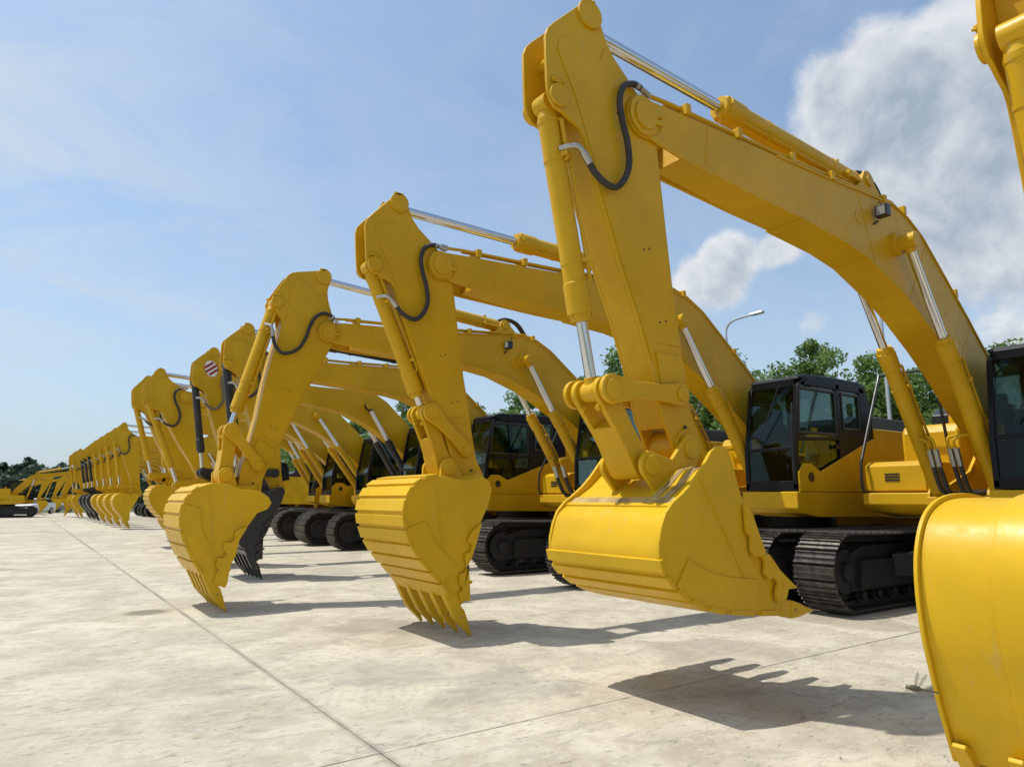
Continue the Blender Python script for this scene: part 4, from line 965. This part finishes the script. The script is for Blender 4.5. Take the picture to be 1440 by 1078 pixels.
# ------------------------------------------------------------------ trees
def leaf_mat(name, c0, c1):
    m, gg, out = new_mat(name)
    p = gg.n('ShaderNodeBsdfPrincipled'); geo = gg.n('ShaderNodeNewGeometry')
    tcn = gg.n('ShaderNodeTexCoord')
    nz = gg.noise(tcn.outputs['Object'], .9, 3)
    f = gg.m('ADD', gg.m('MULTIPLY', geo.outputs['Random Per Island'], .5), gg.m('MULTIPLY', gg.ramp(nz, .3, .7), .5))
    gg.link(gg.mix(f, tuple(c0)+(1,), tuple(c1)+(1,)), p.inputs['Base Color'])
    p.inputs['Roughness'].default_value = .55; p.inputs['Specular IOR Level'].default_value = .3
    tl = gg.n('ShaderNodeBsdfTranslucent'); gg.link(gg.mix(f, tuple(c*1.3 for c in c0)+(1,), tuple(c*1.5 for c in c1)+(1,)), tl.inputs[0])
    mx = gg.n('ShaderNodeMixShader'); mx.inputs[0].default_value = .3; gg.link(p, mx.inputs[1]); gg.link(tl, mx.inputs[2]); gg.link(mx, out.inputs[0])
    return m
M_LEAF = leaf_mat('leaf_green', (.075, .135, .032), (.19, .29, .075))
M_LEAFD = leaf_mat('leaf_dark', (.032, .058, .034), (.065, .10, .055))  # far trees: distance haze is mixed into the leaf colour
M_BARK = principled('bark', (.10, .08, .06), .9, var=.3, bump=.6, bscale=20)
def tree_proto(seed, h, rad, nclump, leaf, mat, narrow=1.0, lsize=.10):
    rr = random.Random(seed)
    root = empty('tree', (0, -500-seed*20, 0))
    m = MB(); m.tube([(0, 0, -.2), (rr.uniform(-.1, .1), rr.uniform(-.1, .1), h*.3), (rr.uniform(-.2, .2), rr.uniform(-.2, .2), h*.6), (0, 0, h*.78)], [.18, .14, .08, .02], 8)
    tips = []
    for k in range(14):
        z = h*(.25+.4*rr.random()); a = rr.uniform(0, 6.28); L = rad*(.4+.3*rr.random())
        e = (math.cos(a)*L, math.sin(a)*L, z+L*.6); mdd = (e[0]*.5, e[1]*.5, z+L*.25)
        m.tube([(0, 0, z), mdd, e], [.06, .04, .015], 5); tips.append(e)
    m.build('trunk', M_BARK, root)
    vs = []; fs = []
    rg = np.random.RandomState(seed)
    cents = []
    for k in range(nclump):
        while True:
            u = rg.uniform(-1, 1, 3)
            if u@u < 1: break
        z = h*.60+u[2]*h*.40
        pr = rad*(1.0-.55*max(0, u[2])**1.5)*(.85+.25*math.sin(3*math.atan2(u[1], u[0])+seed))
        cents.append((u[0]*pr*1.1, u[1]*pr*1.1, z, rg.uniform(.35, .75)*rad*.36))
    for (cx, cy, cz, cr) in cents:
        n = leaf
        pts = rg.normal(size=(n, 3)); pts /= np.linalg.norm(pts, axis=1)[:, None]; pts *= (cr*rg.uniform(.3, 1.15, n)**.6)[:, None]; pts[:, 2] *= .75
        pts += (cx, cy, cz)
        d1 = rg.normal(size=(n, 3)); d1 /= np.linalg.norm(d1, axis=1)[:, None]
        d2 = np.cross(d1, rg.normal(size=(n, 3))); d2 /= np.linalg.norm(d2, axis=1)[:, None]
        sz = lsize*rg.uniform(.6, 1.3, n)[:, None]
        for p, a, b, s_ in zip(pts, d1, d2, sz):
            o = len(vs); vs += [tuple(p-a*s_), tuple(p+b*s_*.45), tuple(p+a*s_), tuple(p-b*s_*.45)]; fs.append((o, o+1, o+2, o+3))
    me = bpy.data.meshes.new('crown'); me.from_pydata(vs, [], fs); me.materials.append(mat)
    c = bpy.data.objects.new('crown', me); COL.objects.link(c); c.parent = root
    return root
protos = [tree_proto(1, 7.6, 2.5, 105, 170, M_LEAF), tree_proto(2, 8.4, 2.2, 100, 170, M_LEAF), tree_proto(3, 7.0, 2.8, 110, 170, M_LEAF)]
dark = [tree_proto(4, 8.6, 2.9, 80, 90, M_LEAFD, lsize=.24), tree_proto(5, 7.6, 3.3, 80, 90, M_LEAFD, lsize=.24)]
TL = []   # (x, y, proto, scale, label words)
def put(proto, x, y, s_, rz, label, group):
    global first_used
    if proto not in used: used.append(proto); c = proto
    else: c = copy_tree(proto)
    c.location = (x, y, -.05); c.scale = (s_, s_, s_*rnd.uniform(.95, 1.05)); c.rotation_euler = (0, 0, rz)
    tag(c, label, 'tree', group); return c
used = []
rowt = [(26, 8.6, 0, .90), (27, 11.4, 1, .84), (26.5, 13.2, 2, 1.03), (26, 15.5, 1, .95), (27, 17.8, 0, .98), (26, 20.2, 2, 1.22), (27, 23.2, 1, 1.06), (26, 27.0, 0, 1.3), (27, 30.3, 2, 1.2), (26, 34.0, 1, 1.08),
        (27, 38.2, 0, 1.2), (26, 42.5, 2, 1.22), (27, 47, 1, 1.12), (26, 52, 0, 1.25), (27, 57, 2, 1.2), (26, 62, 1, 1.15), (27, 68, 0, 1.2), (26, 5.2, 2, 1.0), (27, 1.8, 1, .9),
        (30.5, 10, 2, .9), (31, 14.3, 0, .92), (31, 18.9, 1, .95), (30.5, 24.8, 2, 1.2), (31, 33, 0, 1.2), (30.5, 40, 1, 1.2), (31, 50, 2, 1.25), (30.5, 60, 0, 1.25), (26, 75, 1, 1.2), (27, 83, 0, 1.2)]
spots = {5: 'tall leafy tree just beyond the curved street lamp, above the second machine cab', 3: 'bushy tree standing highest over the black cab roof between boom and lamp', 2: 'green tree seen under the big boom, right of the cab roof', 0: 'leafy tree top beside the cab at the right edge', 7: 'tallest tree, dark crown showing between the big arm and the second boom'}
for i, (x, y, p, s_) in enumerate(rowt):
    put(protos[p], x, y, s_, rnd.uniform(0, 6), spots.get(i, 'green leafy tree in the belt of trees behind the row of excavators'), 'trees behind the row of excavators')
for i in range(60):
    x = -62+i*2.1+rnd.uniform(-.7, .7)
    y = 150+rnd.uniform(-8, 8)-x*.25
    put(dark[i % 2], x, y, rnd.uniform(.86, 1.04), rnd.uniform(0, 6), 'dark green tree in the far belt on the horizon', 'dark trees on the horizon')
hb = MB()
# undergrowth behind the row
rg = np.random.RandomState(9); vs = []; fs = []
for k in range(26000):
    x = 23.5+rg.uniform(0, 6)+rg.normal()*.3; y = rg.uniform(-2, 90); hh = rg.uniform(0, 1)**.7*(1.5+.8*math.sin(y*.9)+.4*math.sin(y*2.7)); s_ = rg.uniform(.08, .2)
    a = rg.normal(size=3); a /= np.linalg.norm(a); b = np.cross(a, rg.normal(size=3)); b /= np.linalg.norm(b)
    p = np.array((x, y, hh)); o = len(vs); vs += [tuple(p-a*s_), tuple(p+b*s_*.5), tuple(p+a*s_), tuple(p-b*s_*.5)]; fs.append((o, o+1, o+2, o+3))
me = bpy.data.meshes.new('undergrowth'); me.from_pydata(vs, [], fs); me.materials.append(M_LEAF)
ug = bpy.data.objects.new('undergrowth', me); COL.objects.link(ug)
tag(ug, 'low green bushes and weeds under the trees behind the machines', 'bushes', kind='stuff')
vs = []; fs = []
for k in range(22000):
    x = rg.uniform(-70, 66); y = 140-x*.25+rg.uniform(-5, 5); hh = rg.uniform(0, 1)*(6.2+.8*math.sin(x*.4)+.5*math.sin(x*1.3)); s_ = rg.uniform(.3, .6)
    a = rg.normal(size=3); a /= np.linalg.norm(a); b = np.cross(a, rg.normal(size=3)); b /= np.linalg.norm(b)
    p = np.array((x, y, hh)); o = len(vs); vs += [tuple(p-a*s_), tuple(p+b*s_*.5), tuple(p+a*s_), tuple(p-b*s_*.5)]; fs.append((o, o+1, o+2, o+3))
me = bpy.data.meshes.new('far_undergrowth'); me.from_pydata(vs, [], fs); me.materials.append(M_LEAFD)
ug = bpy.data.objects.new('far_undergrowth', me); COL.objects.link(ug)
tag(ug, 'dark low growth under the trees on the horizon', 'bushes', kind='stuff')

# ------------------------------------------------------------------ street lamps, mast
M_GALV = principled('galvanised', (.50, .52, .54), .4, metal=.6)
def lamp(x, y, h, label):
    r = empty('street_lamp', (x, y, 0), label, 'street lamp', 'street lamps behind the row')
    m = MB(); m.tube([(x, y, 0), (x, y, h-.5)], [.10, .06], 12); m.tube(smooth_path([(x, y, h-.5), (x, y-.04, h-.15), (x, y-.25, h+.1), (x, y-.7, h+.2), (x, y-1.35, h+.22)], 5), .045, 10)
    m.tube([(x, y, 0), (x, y, .5)], .16, 12)
    m.build('lamp_post', M_GALV, r, (x, y, 0))
    m = MB(); m.prism([(x-.13, h+.19), (x+.13, h+.19), (x+.08, h+.30), (x-.08, h+.30)], y-1.95, y-1.3); m.build('lamp_head', M_GALV, r, (x, y, 0), bevel=.02)
    m = MB(); m.box(x-.09, x+.09, y-1.85, y-1.4, h+.175, h+.188); m.build('lamp_lens', M_LENS, r, (x, y, 0))
lamp(25, 18.98, 9.15, 'curved street lamp rising behind the trees, whole head clear in the sky')
lamp(25, 12.2, 8.45, 'street lamp almost hidden behind the big boom, only its tip in the sky')
r = empty('radio_mast', (-62, 300, 0), 'thin grey mast on the horizon at the far left', 'mast')
m = MB()
for dx, dy in ((-1, -1), (1, -1), (1, 1), (-1, 1)): m.tube([(-62+dx, 300+dy, 0), (-62+dx*.25, 300+dy*.25, 22)], .12, 6)
for k in range(10): z = 2*k; q = 1-.75*z/22; m.tube([(-62-q, 300-q, z), (-62+q, 300-q, z+2)], .07, 5); m.tube([(-62+q, 300-q, z), (-62+q, 300+q, z+2)], .07, 5)
m.build('lattice', M_GALV, r, (-62, 300, 0))

# ------------------------------------------------------------------ dragonfly in the air
M_DRG = principled('dragonfly_body', (.09, .07, .03), .5)
mw, gg, out = new_mat('dragonfly_wing'); tr = gg.n('ShaderNodeBsdfTransparent'); pb = gg.n('ShaderNodeBsdfPrincipled'); pb.inputs['Base Color'].default_value = (.5, .45, .33, 1); mx = gg.n('ShaderNodeMixShader'); mx.inputs[0].default_value = .45
gg.link(tr, mx.inputs[1]); gg.link(pb, mx.inputs[2]); gg.link(mx, out.inputs[0])
rt3 = Vector((math.cos(YAW), -math.sin(YAW), 0)); up3 = rt3.cross(fw)
dv = rt3*((1290-720)/F_PX)+up3*(-(968-539)/F_PX)+fw; dc = Vector((0, 0, CAM_H))+dv*1.5
r = empty('dragonfly', dc, 'small brown dragonfly hovering left of the nearest bucket', 'dragonfly')
ax = (rt3*.97+Vector((0, 0, -.22))+fw*.15).normalized()
m = MB(); m.tube([dc-ax*.022, dc-ax*.016, dc-ax*.004, dc+ax*.008, dc+ax*.012, dc+ax*.05, dc+ax*.052], [.001, .006, .0075, .004, .0022, .0018, .001], 10); m.build('body', M_DRG, r, dc)
m = MB(); m.tube([dc-ax*.028, dc-ax*.024, dc-ax*.019], [.001, .0055, .001], 10); m.build('head', M_DRG, r, dc)
for sgn in (-1, 1):
    for k in (0, 1):
        wd = (Vector((0, 0, 1))*sgn*.55+fw*(-.8)*sgn+ax*(.25 if k else -.15)).normalized()
        if sgn > 0: wd = (Vector((0, 0, 1))*.9+ax*(.55 if k else .15)-fw*.2).normalized()
        b = dc-ax*(.006-.006*k); c_ = wd.cross(ax).cross(wd).normalized()
        m = MB(); vs = [b, b+wd*.012-c_*.004, b+wd*.030-c_*.005, b+wd*.040, b+wd*.030+c_*.004, b+wd*.012+c_*.004]
        th = wd.cross(c_)*.0002
        m._add([v+th for v in vs]+[v-th for v in vs], [(0, 1, 2, 3, 4, 5), (11, 10, 9, 8, 7, 6)]+[(i, (i+1) % 6+0, (i+1) % 6+6, i+6) for i in range(6)]); m.build('wing', mw, r, dc)
